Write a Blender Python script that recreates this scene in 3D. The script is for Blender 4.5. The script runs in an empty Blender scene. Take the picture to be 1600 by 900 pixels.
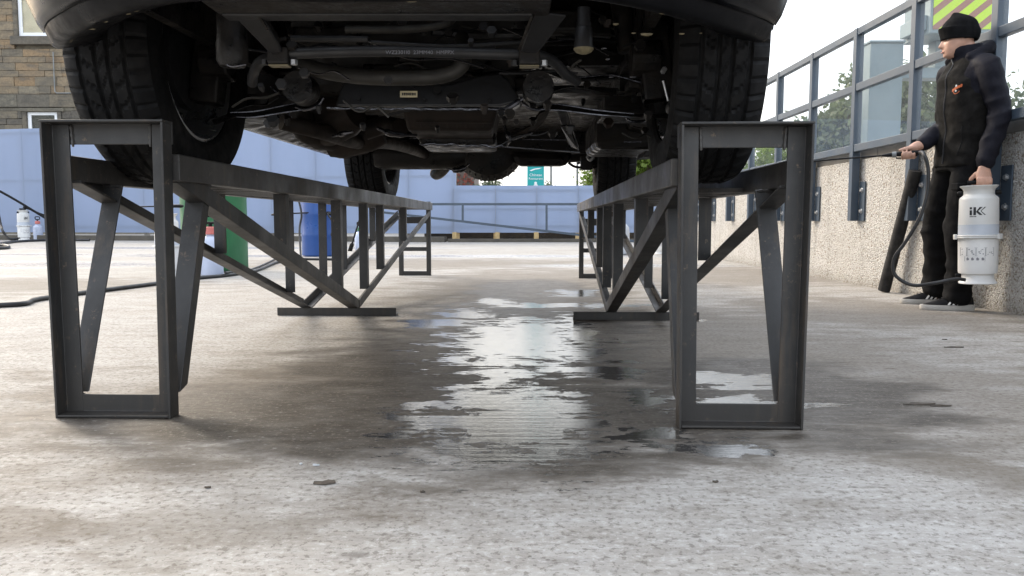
import bpy, bmesh, math, random
import numpy as np
from mathutils import Vector, Matrix, noise
from mathutils.bvhtree import BVHTree
random.seed(7)
R = math.radians
S = bpy.context.scene
COL = S.collection

# ------------------------------------------------------------------ camera, sky, sun, exposure
CAM_H = .496
PITCH = math.atan(104 / 1250)
cam_d = bpy.data.cameras.new('camera'); cam = bpy.data.objects.new('camera', cam_d); COL.objects.link(cam)
cam_d.sensor_width = 36; cam_d.lens = 28.125; cam_d.clip_start = .05; cam_d.clip_end = 1500
cam.location = (0, 0, CAM_H); cam.rotation_euler = (R(90) - PITCH, 0, 0)
S.camera = cam

SUN_EL, SUN_AZ = R(29), R(-46)          # azimuth from +Y, clockwise positive (so this is ahead and to the left)
W = bpy.data.worlds.new('World'); S.world = W; W.use_nodes = True
nt = W.node_tree; bg = nt.nodes['Background']
sky = nt.nodes.new('ShaderNodeTexSky'); sky.sky_type = 'NISHITA'; sky.sun_disc = False
sky.sun_elevation = SUN_EL; sky.sun_rotation = SUN_AZ
sky.air_density = 1.4; sky.dust_density = 7.0; sky.ozone_density = 1.0
# thin bright overcast: the blue of the sky is mostly veiled by even white cloud
tcw = nt.nodes.new('ShaderNodeTexCoord'); nz = nt.nodes.new('ShaderNodeTexNoise'); nz.inputs['Scale'].default_value = 2.2
nz.inputs['Detail'].default_value = 5
rmp = nt.nodes.new('ShaderNodeMapRange'); rmp.inputs[1].default_value = .35; rmp.inputs[2].default_value = .65
rmp.inputs[3].default_value = .28; rmp.inputs[4].default_value = .55
mixw = nt.nodes.new('ShaderNodeMixRGB'); mixw.inputs[2].default_value = (11.6, 12.2, 13.3, 1)
nt.links.new(tcw.outputs['Generated'], nz.inputs['Vector']); nt.links.new(nz.outputs['Fac'], rmp.inputs[0])
nt.links.new(rmp.outputs[0], mixw.inputs[0]); nt.links.new(sky.outputs[0], mixw.inputs[1]); nt.links.new(mixw.outputs[0], bg.inputs['Color'])
bg.inputs['Strength'].default_value = .12
sun_d = bpy.data.lights.new('sun', 'SUN'); sun = bpy.data.objects.new('sun', sun_d); COL.objects.link(sun)
sun_d.energy = .85; sun_d.angle = R(10); sun_d.color = (1, .95, .87)
sdir = Vector((math.sin(SUN_AZ) * math.cos(SUN_EL), math.cos(SUN_AZ) * math.cos(SUN_EL), math.sin(SUN_EL)))
sun.rotation_euler = sdir.to_track_quat('Z', 'Y').to_euler()
S.view_settings.view_transform = 'Standard'; S.view_settings.look = 'None'
S.view_settings.exposure = 1.36; S.view_settings.gamma = 1

# ------------------------------------------------------------------ measuring helpers (photo measurement + distance -> metres)
_c, _s = math.cos(PITCH), math.sin(PITCH)
def at(x, y, Y):
    u = 450 - y; k = Y / (1250 * _c + u * _s)
    return Vector(((x - 800) * k, Y, CAM_H + (-1250 * _s + u * _c) * k))
def gr(x, y, z=0.0):
    u = 450 - y; k = (z - CAM_H) / (-1250 * _s + u * _c)
    return Vector(((x - 800) * k, (1250 * _c + u * _s) * k, z))

# ------------------------------------------------------------------ object helpers
XF = {}
def tag(o, label=None, cat=None, group=None, kind=None):
    if label: o['label'] = label
    if cat: o['category'] = cat
    if group: o['group'] = group
    if kind: o['kind'] = kind
    return o
def thing(name, label, cat, loc=(0, 0, 0), rz=0, group=None):
    o = bpy.data.objects.new(name, None); COL.objects.link(o)
    o.location = loc; o.rotation_euler = (0, 0, rz); o.empty_display_size = .1
    XF[o.name] = (Vector(loc), rz)
    return tag(o, label, cat, group)
def copy_tree(o, parent=None):
    c = o.copy(); COL.objects.link(c)
    if parent: c.parent = parent
    for ch in list(o.children): copy_tree(ch, c)
    return c
def catmull(P, n=6):
    P = [Vector(p) for p in P]; out = []
    Q = [2 * P[0] - P[1]] + P + [2 * P[-1] - P[-2]]
    for i in range(1, len(Q) - 2):
        a, b, c, d = Q[i-1:i+3]
        for k in range(n):
            t = k / n
            out.append(.5 * ((2*b) + (c-a)*t + (2*a-5*b+4*c-d)*t*t + (3*b-a-3*c+d)*t**3))
    out.append(P[-1]); return out

class MB:
    def __init__(s): s.v = []; s.f = []
    def add(s, vs, fs):
        o = len(s.v); s.v += [Vector(v) for v in vs]; s.f += [tuple(i + o for i in f) for f in fs]; return s
    def hexa(s, p): return s.add(p, [(0,3,2,1),(4,5,6,7),(0,1,5,4),(1,2,6,5),(2,3,7,6),(3,0,4,7)])
    def box(s, lo, hi):
        a, b = Vector(lo), Vector(hi)
        return s.hexa([(a.x,a.y,a.z),(b.x,a.y,a.z),(b.x,b.y,a.z),(a.x,b.y,a.z),(a.x,a.y,b.z),(b.x,a.y,b.z),(b.x,b.y,b.z),(a.x,b.y,b.z)])
    def obox(s, c, half, M):
        c = Vector(c); p = []
        for z in (-1, 1):
            for x, y in ((-1,-1),(1,-1),(1,1),(-1,1)):
                p.append(c + M @ Vector((x*half[0], y*half[1], z*half[2])))
        return s.hexa(p)
    def bar(s, p0, p1, w, h, up=(0,0,1), w1=None, h1=None):
        p0, p1 = Vector(p0), Vector(p1); d = (p1-p0).normalized(); u = Vector(up); u = (u - d*u.dot(d)).normalized(); r = d.cross(u)
        w1 = w if w1 is None else w1; h1 = h if h1 is None else h1
        q = [p0 - r*w/2 - u*h/2, p0 + r*w/2 - u*h/2, p0 + r*w/2 + u*h/2, p0 - r*w/2 + u*h/2,
             p1 - r*w1/2 - u*h1/2, p1 + r*w1/2 - u*h1/2, p1 + r*w1/2 + u*h1/2, p1 - r*w1/2 + u*h1/2]
        return s.hexa(q)
    def prism(s, poly, vec):
        n = len(poly); vec = Vector(vec); P = [Vector(p) for p in poly]
        return s.add(P + [p + vec for p in P], [tuple(range(n-1,-1,-1)), tuple(range(n, 2*n))] + [(i,(i+1)%n,n+(i+1)%n,n+i) for i in range(n)])
    def angle(s, p0, p1, A, B, t=.006):
        p0, p1, A, B = Vector(p0), Vector(p1), Vector(A), Vector(B); a = A.normalized()*t; b = B.normalized()*t
        return s.prism([p0, p0+A, p0+A+b, p0+a+b, p0+B+a, p0+B], p1-p0)
    def tube(s, P, r, n=8, smooth=0, cap=True):
        P = catmull(P, smooth) if smooth else [Vector(p) for p in P]
        rr = r if isinstance(r, (list, tuple)) else [r]*len(P)
        if len(rr) != len(P): rr = [rr[min(len(rr)-1, int(i*len(rr)/len(P)))] for i in range(len(P))]
        o = len(s.v); u = None
        for i, p in enumerate(P):
            d = (P[min(i+1, len(P)-1)] - P[max(i-1, 0)]).normalized()
            if u is None:
                u = Vector((0,0,1)) if abs(d.z) < .9 else Vector((1,0,0))
            u = (u - d*u.dot(d)).normalized(); w = d.cross(u)
            for k in range(n):
                a = 2*math.pi*k/n; s.v.append(p + (u*math.cos(a) + w*math.sin(a))*rr[i])
        for i in range(len(P)-1):
            for k in range(n):
                s.f.append((o+i*n+k, o+i*n+(k+1)%n, o+(i+1)*n+(k+1)%n, o+(i+1)*n+k))
        if cap:
            s.f.append(tuple(o+k for k in range(n-1,-1,-1))); s.f.append(tuple(o+(len(P)-1)*n+k for k in range(n)))
        return s
    def lathe(s, prof, n=24, c=(0,0,0), M=None):
        c = Vector(c); o = len(s.v); m = len(prof)
        for k in range(n):
            a = 2*math.pi*k/n
            for r, z in prof:
                p = Vector((r*math.cos(a), r*math.sin(a), z)); s.v.append(c + (M @ p if M else p))
        for k in range(n):
            k2 = (k+1) % n
            for i in range(m-1): s.f.append((o+k*m+i, o+k2*m+i, o+k2*m+i+1, o+k*m+i+1))
        if prof[0][0] > 1e-6: s.f.append(tuple(o+k*m for k in range(n-1,-1,-1)))
        if prof[-1][0] > 1e-6: s.f.append(tuple(o+k*m+m-1 for k in range(n)))
        return s
    def loft(s, rings, cap=True):
        o = len(s.v); n = len(rings[0])
        for r in rings: s.v += [Vector(p) for p in r]
        for i in range(len(rings)-1):
            for k in range(n): s.f.append((o+i*n+k, o+i*n+(k+1)%n, o+(i+1)*n+(k+1)%n, o+(i+1)*n+k))
        if cap: s.f.append(tuple(o+k for k in range(n-1,-1,-1))); s.f.append(tuple(o+(len(rings)-1)*n+k for k in range(n)))
        return s
    def grid(s, rows):
        o = len(s.v); n = len(rows[0])
        for r in rows: s.v += [Vector(p) for p in r]
        for i in range(len(rows)-1):
            for k in range(n-1): s.f.append((o+i*n+k, o+i*n+k+1, o+(i+1)*n+k+1, o+(i+1)*n+k))
        return s
    def mesh(s, name, smooth=False, xf=None):
        V = s.v
        if xf:
            L, rz = xf; Mi = Matrix.Rotation(-rz, 3, 'Z'); V = [Mi @ (p - L) for p in V]
        me = bpy.data.meshes.new(name); me.from_pydata([tuple(p) for p in V], [], s.f)
        bm = bmesh.new(); bm.from_mesh(me); bmesh.ops.recalc_face_normals(bm, faces=bm.faces); bm.to_mesh(me); bm.free()
        if smooth:
            for p in me.polygons: p.use_smooth = True
            try: me.set_sharp_from_angle(angle=R(smooth if smooth is not True else 40))
            except Exception: pass
        return me
    def build(s, name, m, parent=None, smooth=False, bevel=0, world=False, solid=0, subd=0):
        xf = XF.get(parent.name) if (parent and world) else None
        o = bpy.data.objects.new(name, s.mesh(name, smooth, xf)); COL.objects.link(o); o.data.materials.append(m)
        if parent:
            o.parent = parent
            if parent.name in XF: XF[o.name] = XF[parent.name]
        if solid:
            md = o.modifiers.new('thick', 'SOLIDIFY'); md.thickness = solid
        if subd:
            md = o.modifiers.new('sub', 'SUBSURF'); md.levels = md.render_levels = subd
        if bevel:
            md = o.modifiers.new('bevel', 'BEVEL'); md.width = bevel; md.segments = 2; md.limit_method = 'ANGLE'; md.angle_limit = R(40)
        return o

# ------------------------------------------------------------------ materials
class NT:
    def __init__(s, m): s.t = m.node_tree; s.n = s.t.nodes; s.l = s.t.links
    def node(s, typ, **kw):
        n = s.n.new(typ)
        for k, v in kw.items(): setattr(n, k, v)
        return n
    def put(s, inp, v):
        if hasattr(v, 'is_linked') or isinstance(v, bpy.types.NodeSocket): s.l.new(v, inp)
        elif isinstance(v, (tuple, list)) and len(v) == 3 and inp.type == 'RGBA': inp.default_value = (*v, 1)
        else: inp.default_value = v
    def math(s, op, a, b=0.0, c=None, clamp=False):
        n = s.node('ShaderNodeMath', operation=op, use_clamp=clamp); s.put(n.inputs[0], a); s.put(n.inputs[1], b)
        if c is not None: s.put(n.inputs[2], c)
        return n.outputs[0]
    def mix(s, f, a, b, mode='MIX'):
        n = s.node('ShaderNodeMixRGB', blend_type=mode); s.put(n.inputs[0], f); s.put(n.inputs[1], a); s.put(n.inputs[2], b); return n.outputs[0]
    def rng(s, v, a, b, c=0.0, d=1.0, smooth=False):
        n = s.node('ShaderNodeMapRange', interpolation_type='SMOOTHSTEP' if smooth else 'LINEAR')
        s.put(n.inputs[0], v)
        for i, x in enumerate((a, b, c, d)): s.put(n.inputs[1+i], x)
        return n.outputs[0]
    def coord(s, scale=(1,1,1), out='Object', rot=(0,0,0)):
        t = s.node('ShaderNodeTexCoord'); m = s.node('ShaderNodeMapping'); m.inputs['Scale'].default_value = scale; m.inputs['Rotation'].default_value = rot
        s.l.new(t.outputs[out], m.inputs[0]); return m.outputs[0]
    def noise(s, vec, scale=5, detail=4, rough=.55, dist=0):
        n = s.node('ShaderNodeTexNoise'); s.l.new(vec, n.inputs['Vector']); n.inputs['Scale'].default_value = scale
        n.inputs['Detail'].default_value = detail; n.inputs['Roughness'].default_value = rough; n.inputs['Distortion'].default_value = dist; return n.outputs['Fac']
    def bump(s, h, strength=.3, dist=.01, normal=None):
        n = s.node('ShaderNodeBump'); s.put(n.inputs['Strength'], strength); s.put(n.inputs['Distance'], dist); s.l.new(h, n.inputs['Height'])
        if normal: s.l.new(normal, n.inputs['Normal'])
        return n.outputs[0]
MATS = {}
def new_mat(name):
    m = bpy.data.materials.new(name); m.use_nodes = True; MATS[name] = m; t = NT(m)
    return m, t, m.node_tree.nodes['Principled BSDF']
def mat(name, col, rough=.6, metal=0, var=.25, scale=8, bump=0, bscale=None, bdist=.004, col2=None, streak=None, spec=.5, rvar=.15, coat=0, trans=0, stretch=(1,1,1)):
    m, t, b = new_mat(name)
    v = t.coord(stretch)
    n = t.noise(v, scale, 6, .6)
    c2 = col2 if col2 else tuple(x*(1-var) for x in col); c1 = tuple(min(1, x*(1+var*.6)) for x in col) if not col2 else col
    base = t.mix(t.rng(n, .35, .68), c1, c2)
    if streak:
        base = t.mix(t.math('MULTIPLY', t.rng(t.noise(t.coord((streak[1],streak[1],streak[2])), 1, 5, .65), .55, .75), streak[3]), base, streak[0])
    t.l.new(base, b.inputs['Base Color'])
    t.l.new(t.rng(n, .3, .7, max(0, rough-rvar), min(1, rough+rvar)), b.inputs['Roughness'])
    b.inputs['Metallic'].default_value = metal; b.inputs['Specular IOR Level'].default_value = spec
    if coat: b.inputs['Coat Weight'].default_value = coat; b.inputs['Coat Roughness'].default_value = .04
    if bump: t.l.new(t.bump(t.noise(v, bscale or scale*6, 5, .6), bump, bdist), b.inputs['Normal'])
    if trans:
        tr = t.node('ShaderNodeBsdfTranslucent'); t.l.new(base, tr.inputs['Color']); mx = t.node('ShaderNodeMixShader'); mx.inputs[0].default_value = trans
        t.l.new(b.outputs[0], mx.inputs[1]); t.l.new(tr.outputs[0], mx.inputs[2]); t.l.new(mx.outputs[0], m.node_tree.nodes['Material Output'].inputs['Surface'])
    return m

def steel_mat(name, c0, c1, rust, chip, rough):
    m, t, b = new_mat(name)
    n1 = t.noise(t.coord(), 4, 7, .65); n2 = t.noise(t.coord((16,16,2.0)), 1, 6, .68); n3 = t.noise(t.coord(), 38, 6, .75); n4 = t.noise(t.coord((9,9,9)), 1.0, 6, .7)
    base = t.mix(t.rng(n1, .35, .65), c0, c1)
    base = t.mix(t.math('MULTIPLY', t.rng(n2, .54, .70), .65), base, rust)
    base = t.mix(t.math('MULTIPLY', t.rng(n4, .56, .68), .55), base, tuple(x*.45 for x in c0))
    base = t.mix(t.math('MULTIPLY', t.rng(n3, .60, .66), t.rng(n4, .42, .60)), base, chip)
    sx = t.node('ShaderNodeSeparateXYZ'); tc = t.node('ShaderNodeTexCoord'); t.l.new(tc.outputs['Object'], sx.inputs[0])
    foot = t.rng(t.math('ADD', sx.outputs[2], t.math('MULTIPLY', n2, .22)), .08, .26, .65, 0)
    base = t.mix(foot, base, (.030,.025,.020))
    t.l.new(base, b.inputs['Base Color']); t.l.new(t.rng(n1, .3, .7, rough - .14, rough + .18), b.inputs['Roughness']); b.inputs['Metallic'].default_value = .1
    t.l.new(t.bump(t.math('ADD', n3, n4), .22, .003), b.inputs['Normal']); return m
STEEL = steel_mat('dark_painted_steel', (.036,.035,.034), (.024,.0235,.023), (.085,.062,.042), (.13,.095,.065), .5)
STEEL_DECK = steel_mat('worn_deck_steel', (.050,.047,.044), (.032,.030,.028), (.095,.073,.052), (.16,.135,.11), .46)
FENCE = mat('blue_grey_powder_coat', (.050,.070,.096), .42, 0, .12, 3, .05, 80, .001, streak=((.06,.075,.095), 6, 1.2, .25))
GALV = mat('galvanised_bolt', (.55,.56,.57), .35, .8, .2, 40)
RUBBER = mat('tyre_rubber', (.0065,.0065,.007), .75, 0, .3, 25, .15, 120, .001, streak=((.022,.020,.017), 9, 9, .5), spec=.2)
BLACKPL = mat('black_plastic', (.007,.007,.0075), .5, 0, .2, 20, spec=.18)
PAINT = mat('black_car_paint', (.0035,.004,.0055), .26, 0, .1, 4, rvar=.08, streak=((.008,.0077,.007), 5, 9, .35), spec=.12)
TRIM = mat('bumper_lower_plastic', (.0045,.0047,.0058), .45, 0, .3, 12, .06, 90, .001, rvar=.2, spec=.09)
UNDER = mat('underbody_black', (.0048,.0047,.0052), .45, 0, .5, 14, .5, 60, .005, col2=(.018,.015,.0125), spec=.28, rvar=.33)
UNDERB = mat('underbody_grey', (.017,.017,.018), .5, .1, .35, 12, .2, 60, .002)
RUSTY = mat('rusty_exhaust', (.026,.018,.0135), .62, .2, .4, 14, .3, 50, .003, col2=(.014,.012,.011), spec=.3)
HOSEM = mat('dusty_coolant_hose', (.020,.018,.0145), .6, 0, .4, 14)
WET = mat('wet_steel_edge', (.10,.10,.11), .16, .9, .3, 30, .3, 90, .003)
CREAM = mat('cream_residue', (.20,.17,.10), .5, 0, .4, 40)
CHROME = mat('bright_trim', (.6,.62,.65), .12, 1, .05, 10, rvar=.05)
ALLOY = mat('alloy_rim', (.42,.43,.44), .3, .9, .15, 10)
WHITEPL = mat('translucent_white_plastic', (.74,.74,.72), .36, 0, .06, 6, trans=.2)
GREYPL = mat('grey_white_plastic', (.74,.74,.73), .4, 0, .08, 6, streak=((.42,.40,.37), 5, 9, .3))
LIQUID = mat('cloudy_liquid_plastic', (.50,.54,.60), .36, 0, .08, 6)
BEIGEPL = mat('beige_plastic', (.60,.55,.48), .45, 0, .1, 6)
BLUELIQ = mat('bluish_translucent_plastic', (.58,.64,.78), .35, 0, .1, 6, trans=.25)
INK = mat('black_print', (.02,.02,.022), .5, 0, .05, 10)
INKG = mat('grey_print', (.22,.22,.24), .5, 0, .05, 10)
GREENPL = mat('green_plastic_drum', (.014,.125,.048), .42, 0, .15, 3, streak=((.03,.15,.075), 4, 1, .4))
BLUEPL = mat('blue_plastic_drum', (.012,.062,.24), .38, 0, .15, 3)
REDPL = mat('red_plastic', (.55,.035,.03), .4, 0, .1, 8)
PINKPL = mat('faded_red_plastic', (.55,.16,.14), .45, 0, .15, 8)
HOSE = mat('black_rubber_hose', (.016,.016,.017), .5, 0, .25, 12)
HOSEW = mat('white_hose', (.75,.76,.76), .4, 0, .05, 6)
WOODY = mat('new_timber_post', (.50,.36,.17), .7, 0, .25, 6, stretch=(6,6,1))
TEAL = mat('teal_sign_face', (.006,.33,.33), .45, 0, .05, 3)
WHITEP = mat('white_paint', (.80,.80,.80), .5, 0, .04, 5)
LIME = (.50,.72,.015); BROWNR = (.30,.13,.095)
ORANGE = mat('orange_embroidery', (.40,.085,.02), .7, 0, .2, 200, .3, 400, .001)
CABINET = mat('grey_green_cabinet', (.19,.245,.265), .45, 0, .12, 2, streak=((.20,.24,.26), 4, 1, .4))
KERB = mat('dark_stone_kerb', (.13,.12,.105), .85, 0, .4, 5, .5, 30, .01, col2=(.24,.22,.19))
GAPFILL = mat('dark_gap_fill', (.035,.030,.024), .95, 0, .5, 6, .6, 30, .03, col2=(.075,.062,.045))
KERBD = mat('wet_dark_kerb', (.065,.058,.048), .85, 0, .4, 5, .5, 30, .01, col2=(.11,.098,.08))
COPE = mat('rail_shaded_coping', (.17,.16,.145), .85, 0, .35, 5, .4, 50, .005, col2=(.26,.25,.23))  # coping concrete with the rail's shade put into its dark tone
SKIN = mat('skin', (.50,.29,.21), .5, 0, .12, 30, .05, 300, .001)
HAIR = mat('brown_hair', (.08,.05,.03), .7, 0, .2, 60)
NAVY = mat('navy_softshell', (.0075,.0075,.0125), .8, 0, .25, 12, .25, 60, .004, spec=.2)
VESTM = mat('black_brown_fleece', (.0085,.0078,.007), .9, 0, .3, 30, .3, 250, .003, spec=.15)
TROUS = mat('black_work_trousers', (.006,.006,.0065), .85, 0, .3, 12, .3, 50, .004, spec=.15)
KNIT = mat('black_knit', (.0055,.0055,.006), .95, 0, .3, 40, .5, 260, .004, stretch=(1,1,.35), spec=.1)
SHOE = mat('black_shoe_mesh', (.009,.009,.010), .75, 0, .2, 60, .2, 300, .001, spec=.2)
SOLE = mat('off_white_sole', (.42,.40,.37), .6, 0, .15, 15)
STRIPE = mat('white_shoe_stripe', (.75,.75,.74), .5, 0, .05, 15)
EYEW = mat('eye_white', (.7,.68,.65), .3, 0, .05, 15)
LIPS = mat('lip_skin', (.45,.2,.17), .5, 0, .1, 30)
FOAM = mat('black_pipe_lagging', (.013,.0125,.0125), .85, 0, .3, 20, .3, 90, .003)
BARK = mat('tree_bark', (.10,.075,.05), .9, 0, .4, 8, .5, 30, .02)
GLASSW = mat('window_interior', (.55,.50,.40), .25, 0, .15, 2)
DARKIN = mat('dark_room', (.05,.05,.05), .2, 0, .2, 2)
UPVC = mat('white_window_frame', (.78,.80,.82), .4, 0, .05, 3)
DRAIN = mat('grey_drain_pipe', (.20,.21,.21), .6, 0, .2, 5)
DEBRIS = mat('dead_leaf', (.075,.060,.046), .8, 0, .4, 40)
DEBRISW = mat('pale_flake', (.5,.52,.53), .5, 0, .2, 40)
STICKER = mat('yellowed_sticker', (.55,.48,.30), .6, 0, .15, 40)
BRICKY = mat('far_brown_wall', (.11,.085,.07), .85, 0, .35, 3)
CREEP = mat('red_creeper_leaf', (.26,.07,.045), .7, 0, .5, 6, trans=.3)

def sheet_mat():
    m, t, b = new_mat('pale_hoarding_sheet')
    v = t.coord()
    n = t.noise(t.coord((1,1,.12)), 1.1, 5, .6)
    base = t.mix(t.rng(n, .3, .75), (.42,.495,.645), (.37,.445,.59))
    sp = t.rng(t.noise(v, 9, 6, .7), .62, .75); base = t.mix(t.math('MULTIPLY', sp, .18), base, (.36,.40,.50))
    t.l.new(base, b.inputs['Base Color']); b.inputs['Roughness'].default_value = .5
    tr = t.node('ShaderNodeBsdfTranslucent'); t.l.new(base, tr.inputs['Color']); mx = t.node('ShaderNodeMixShader'); mx.inputs[0].default_value = .5
    t.l.new(b.outputs[0], mx.inputs[1]); t.l.new(tr.outputs[0], mx.inputs[2]); t.l.new(mx.outputs[0], m.node_tree.nodes['Material Output'].inputs['Surface'])
    return m
SHEET = sheet_mat()

def stone_mat(name, cols, dark):
    m, t, b = new_mat(name)
    oi = t.node('ShaderNodeObjectInfo')
    cr = t.node('ShaderNodeValToRGB'); t.l.new(oi.outputs['Random'], cr.inputs[0])
    el = cr.color_ramp.elements; el[0].color = (*cols[0], 1); el[1].color = (*cols[-1], 1)
    for i, c in enumerate(cols[1:-1]): el.new((i+1)/(len(cols)-1)).color = (*c, 1)
    v = t.coord((1,1,3), 'Object'); w = t.noise(v, 1.3, 6, .65, .4)
    base = t.mix(t.rng(w, .45, .72), cr.outputs[0], dark)
    gr_ = t.rng(t.noise(t.coord((1,1,1)), 14, 4, .7), .3, .7, .75, 1.2)
    base = t.mix(1, base, t.node('ShaderNodeCombineColor').outputs[0] if False else base, 'MIX')
    hs = t.node('ShaderNodeHueSaturation'); t.l.new(base, hs.inputs['Color']); t.l.new(gr_, hs.inputs['Value'])
    t.l.new(hs.outputs[0], b.inputs['Base Color']); b.inputs['Roughness'].default_value = .9
    t.l.new(t.bump(t.noise(t.coord(), 12, 6, .7), .7, .03), b.inputs['Normal'])
    return m
STONE = stone_mat('sandstone_block', [(.20,.16,.108), (.235,.18,.113), (.17,.145,.105), (.26,.175,.095), (.215,.19,.14)], (.10,.092,.078))
STONED = stone_mat('weathered_sandstone', [(.13,.117,.09), (.16,.145,.11), (.11,.098,.08), (.17,.145,.105)], (.065,.061,.055))
MORTAR = mat('lime_mortar', (.17,.148,.11), .95, 0, .3, 4, .4, 30, .01)

def roughcast_mat():
    m, t, b = new_mat('pebble_roughcast')
    v = t.coord()
    vo = t.node('ShaderNodeTexVoronoi'); t.l.new(v, vo.inputs['Vector']); vo.inputs['Scale'].default_value = 100
    vo2 = t.node('ShaderNodeTexVoronoi'); t.l.new(v, vo2.inputs['Vector']); vo2.inputs['Scale'].default_value = 170
    h = t.math('ADD', t.math('MULTIPLY', vo.outputs['Distance'], -1.0), t.math('MULTIPLY', vo2.outputs['Distance'], -.5))
    big = t.noise(v, 1.2, 5, .6)
    sep = t.node('ShaderNodeSeparateColor'); t.l.new(vo.outputs['Color'], sep.inputs[0])
    base = t.mix(sep.outputs[0], (.50,.485,.455), (.63,.615,.59))
    base = t.mix(t.rng(sep.outputs[1], .85, .95), base, (.28,.23,.175))
    base = t.mix(t.rng(vo.outputs['Distance'], .55, 1.0), base, (.24,.215,.185))
    base = t.mix(t.math('MULTIPLY', t.rng(big, .45, .75), .35), base, (.33,.30,.255))
    dr = t.rng(t.noise(t.coord((3.5,3.5,.35)), 1.6, 5, .65), .52, .70); base = t.mix(t.math('MULTIPLY', dr, .40), base, (.22,.20,.17))
    # splash dirt along the foot of the wall
    sx = t.node('ShaderNodeSeparateXYZ'); tc = t.node('ShaderNodeTexCoord'); t.l.new(tc.outputs['Object'], sx.inputs[0])
    foot = t.rng(t.math('ADD', sx.outputs[2], t.math('MULTIPLY', big, .12)), .05, .16, .55, 0)
    base = t.mix(foot, base, (.16,.14,.11))
    t.l.new(base, b.inputs['Base Color']); b.inputs['Roughness'].default_value = .85
    t.l.new(t.bump(h, 1, .012), b.inputs['Normal'])
    return m
ROUGHCAST = roughcast_mat()

def glass_mat(name, haze, tint):
    m, t, b = new_mat(name); out = m.node_tree.nodes['Material Output']
    tr = t.node('ShaderNodeBsdfTransparent'); tr.inputs[0].default_value = (*tint, 1)
    gl = t.node('ShaderNodeBsdfGlossy'); gl.inputs['Roughness'].default_value = .02
    fr = t.node('ShaderNodeFresnel'); fr.inputs[0].default_value = 1.35
    m1 = t.node('ShaderNodeMixShader'); t.l.new(t.math('MULTIPLY', fr.outputs[0], .16), m1.inputs[0]); t.l.new(tr.outputs[0], m1.inputs[1]); t.l.new(gl.outputs[0], m1.inputs[2])
    tl = t.node('ShaderNodeBsdfTranslucent'); tl.inputs[0].default_value = (.8,.84,.86,1)
    m2 = t.node('ShaderNodeMixShader'); v = t.coord((1,1,.5))
    t.l.new(t.rng(t.noise(v, 2.2, 5, .6), .3, .7, haze*.6, haze*1.4), m2.inputs[0]); t.l.new(m1.outputs[0], m2.inputs[1]); t.l.new(tl.outputs[0], m2.inputs[2])
    t.l.new(m2.outputs[0], out.inputs['Surface']); return m
GLASS = glass_mat('dusty_screen_glass', .04, (.97,.98,.98))
WGLASS = glass_mat('window_glass', .02, (.96,.96,.93))

def leaf_mat(name, a, b2, c):
    m, t, b = new_mat(name); out = m.node_tree.nodes['Material Output']
    n = t.noise(t.coord(), 2.0, 4, .7); n2 = t.noise(t.coord(), 9.0, 2, .7)
    base = t.mix(t.rng(n, .35, .65), a, b2); base = t.mix(t.rng(n2, .55, .7), base, c)
    t.l.new(base, b.inputs['Base Color']); b.inputs['Roughness'].default_value = .55
    tl = t.node('ShaderNodeBsdfTranslucent'); t.l.new(base, tl.inputs[0]); mx = t.node('ShaderNodeMixShader'); mx.inputs[0].default_value = .45
    t.l.new(b.outputs[0], mx.inputs[1]); t.l.new(tl.outputs[0], mx.inputs[2]); t.l.new(mx.outputs[0], out.inputs['Surface']); return m
LEAF = leaf_mat('dull_green_leaves', (.10,.135,.065), (.14,.17,.09), (.19,.21,.14))
LEAFY = leaf_mat('fresh_green_leaves', (.13,.21,.03), (.17,.24,.04), (.22,.27,.07))

def chevron_mat():
    m, t, b = new_mat('hazard_chevron_print')
    sx = t.node('ShaderNodeSeparateXYZ'); tc = t.node('ShaderNodeTexCoord'); t.l.new(tc.outputs['Object'], sx.inputs[0])
    d = t.math('SUBTRACT', sx.outputs[2], t.math('MULTIPLY', sx.outputs[0], .80))
    fr = t.math('FRACT', t.math('MULTIPLY', d, 6.6)); k = t.math('GREATER_THAN', fr, .55)
    base = t.mix(k, LIME, BROWNR); base = t.mix(t.math('MULTIPLY', t.rng(t.noise(t.coord(), 5, 5, .6), .5, .7), .15), base, (.3,.3,.2))
    t.l.new(base, b.inputs['Base Color']); b.inputs['Roughness'].default_value = .4; return m
CHEV = chevron_mat()

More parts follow.
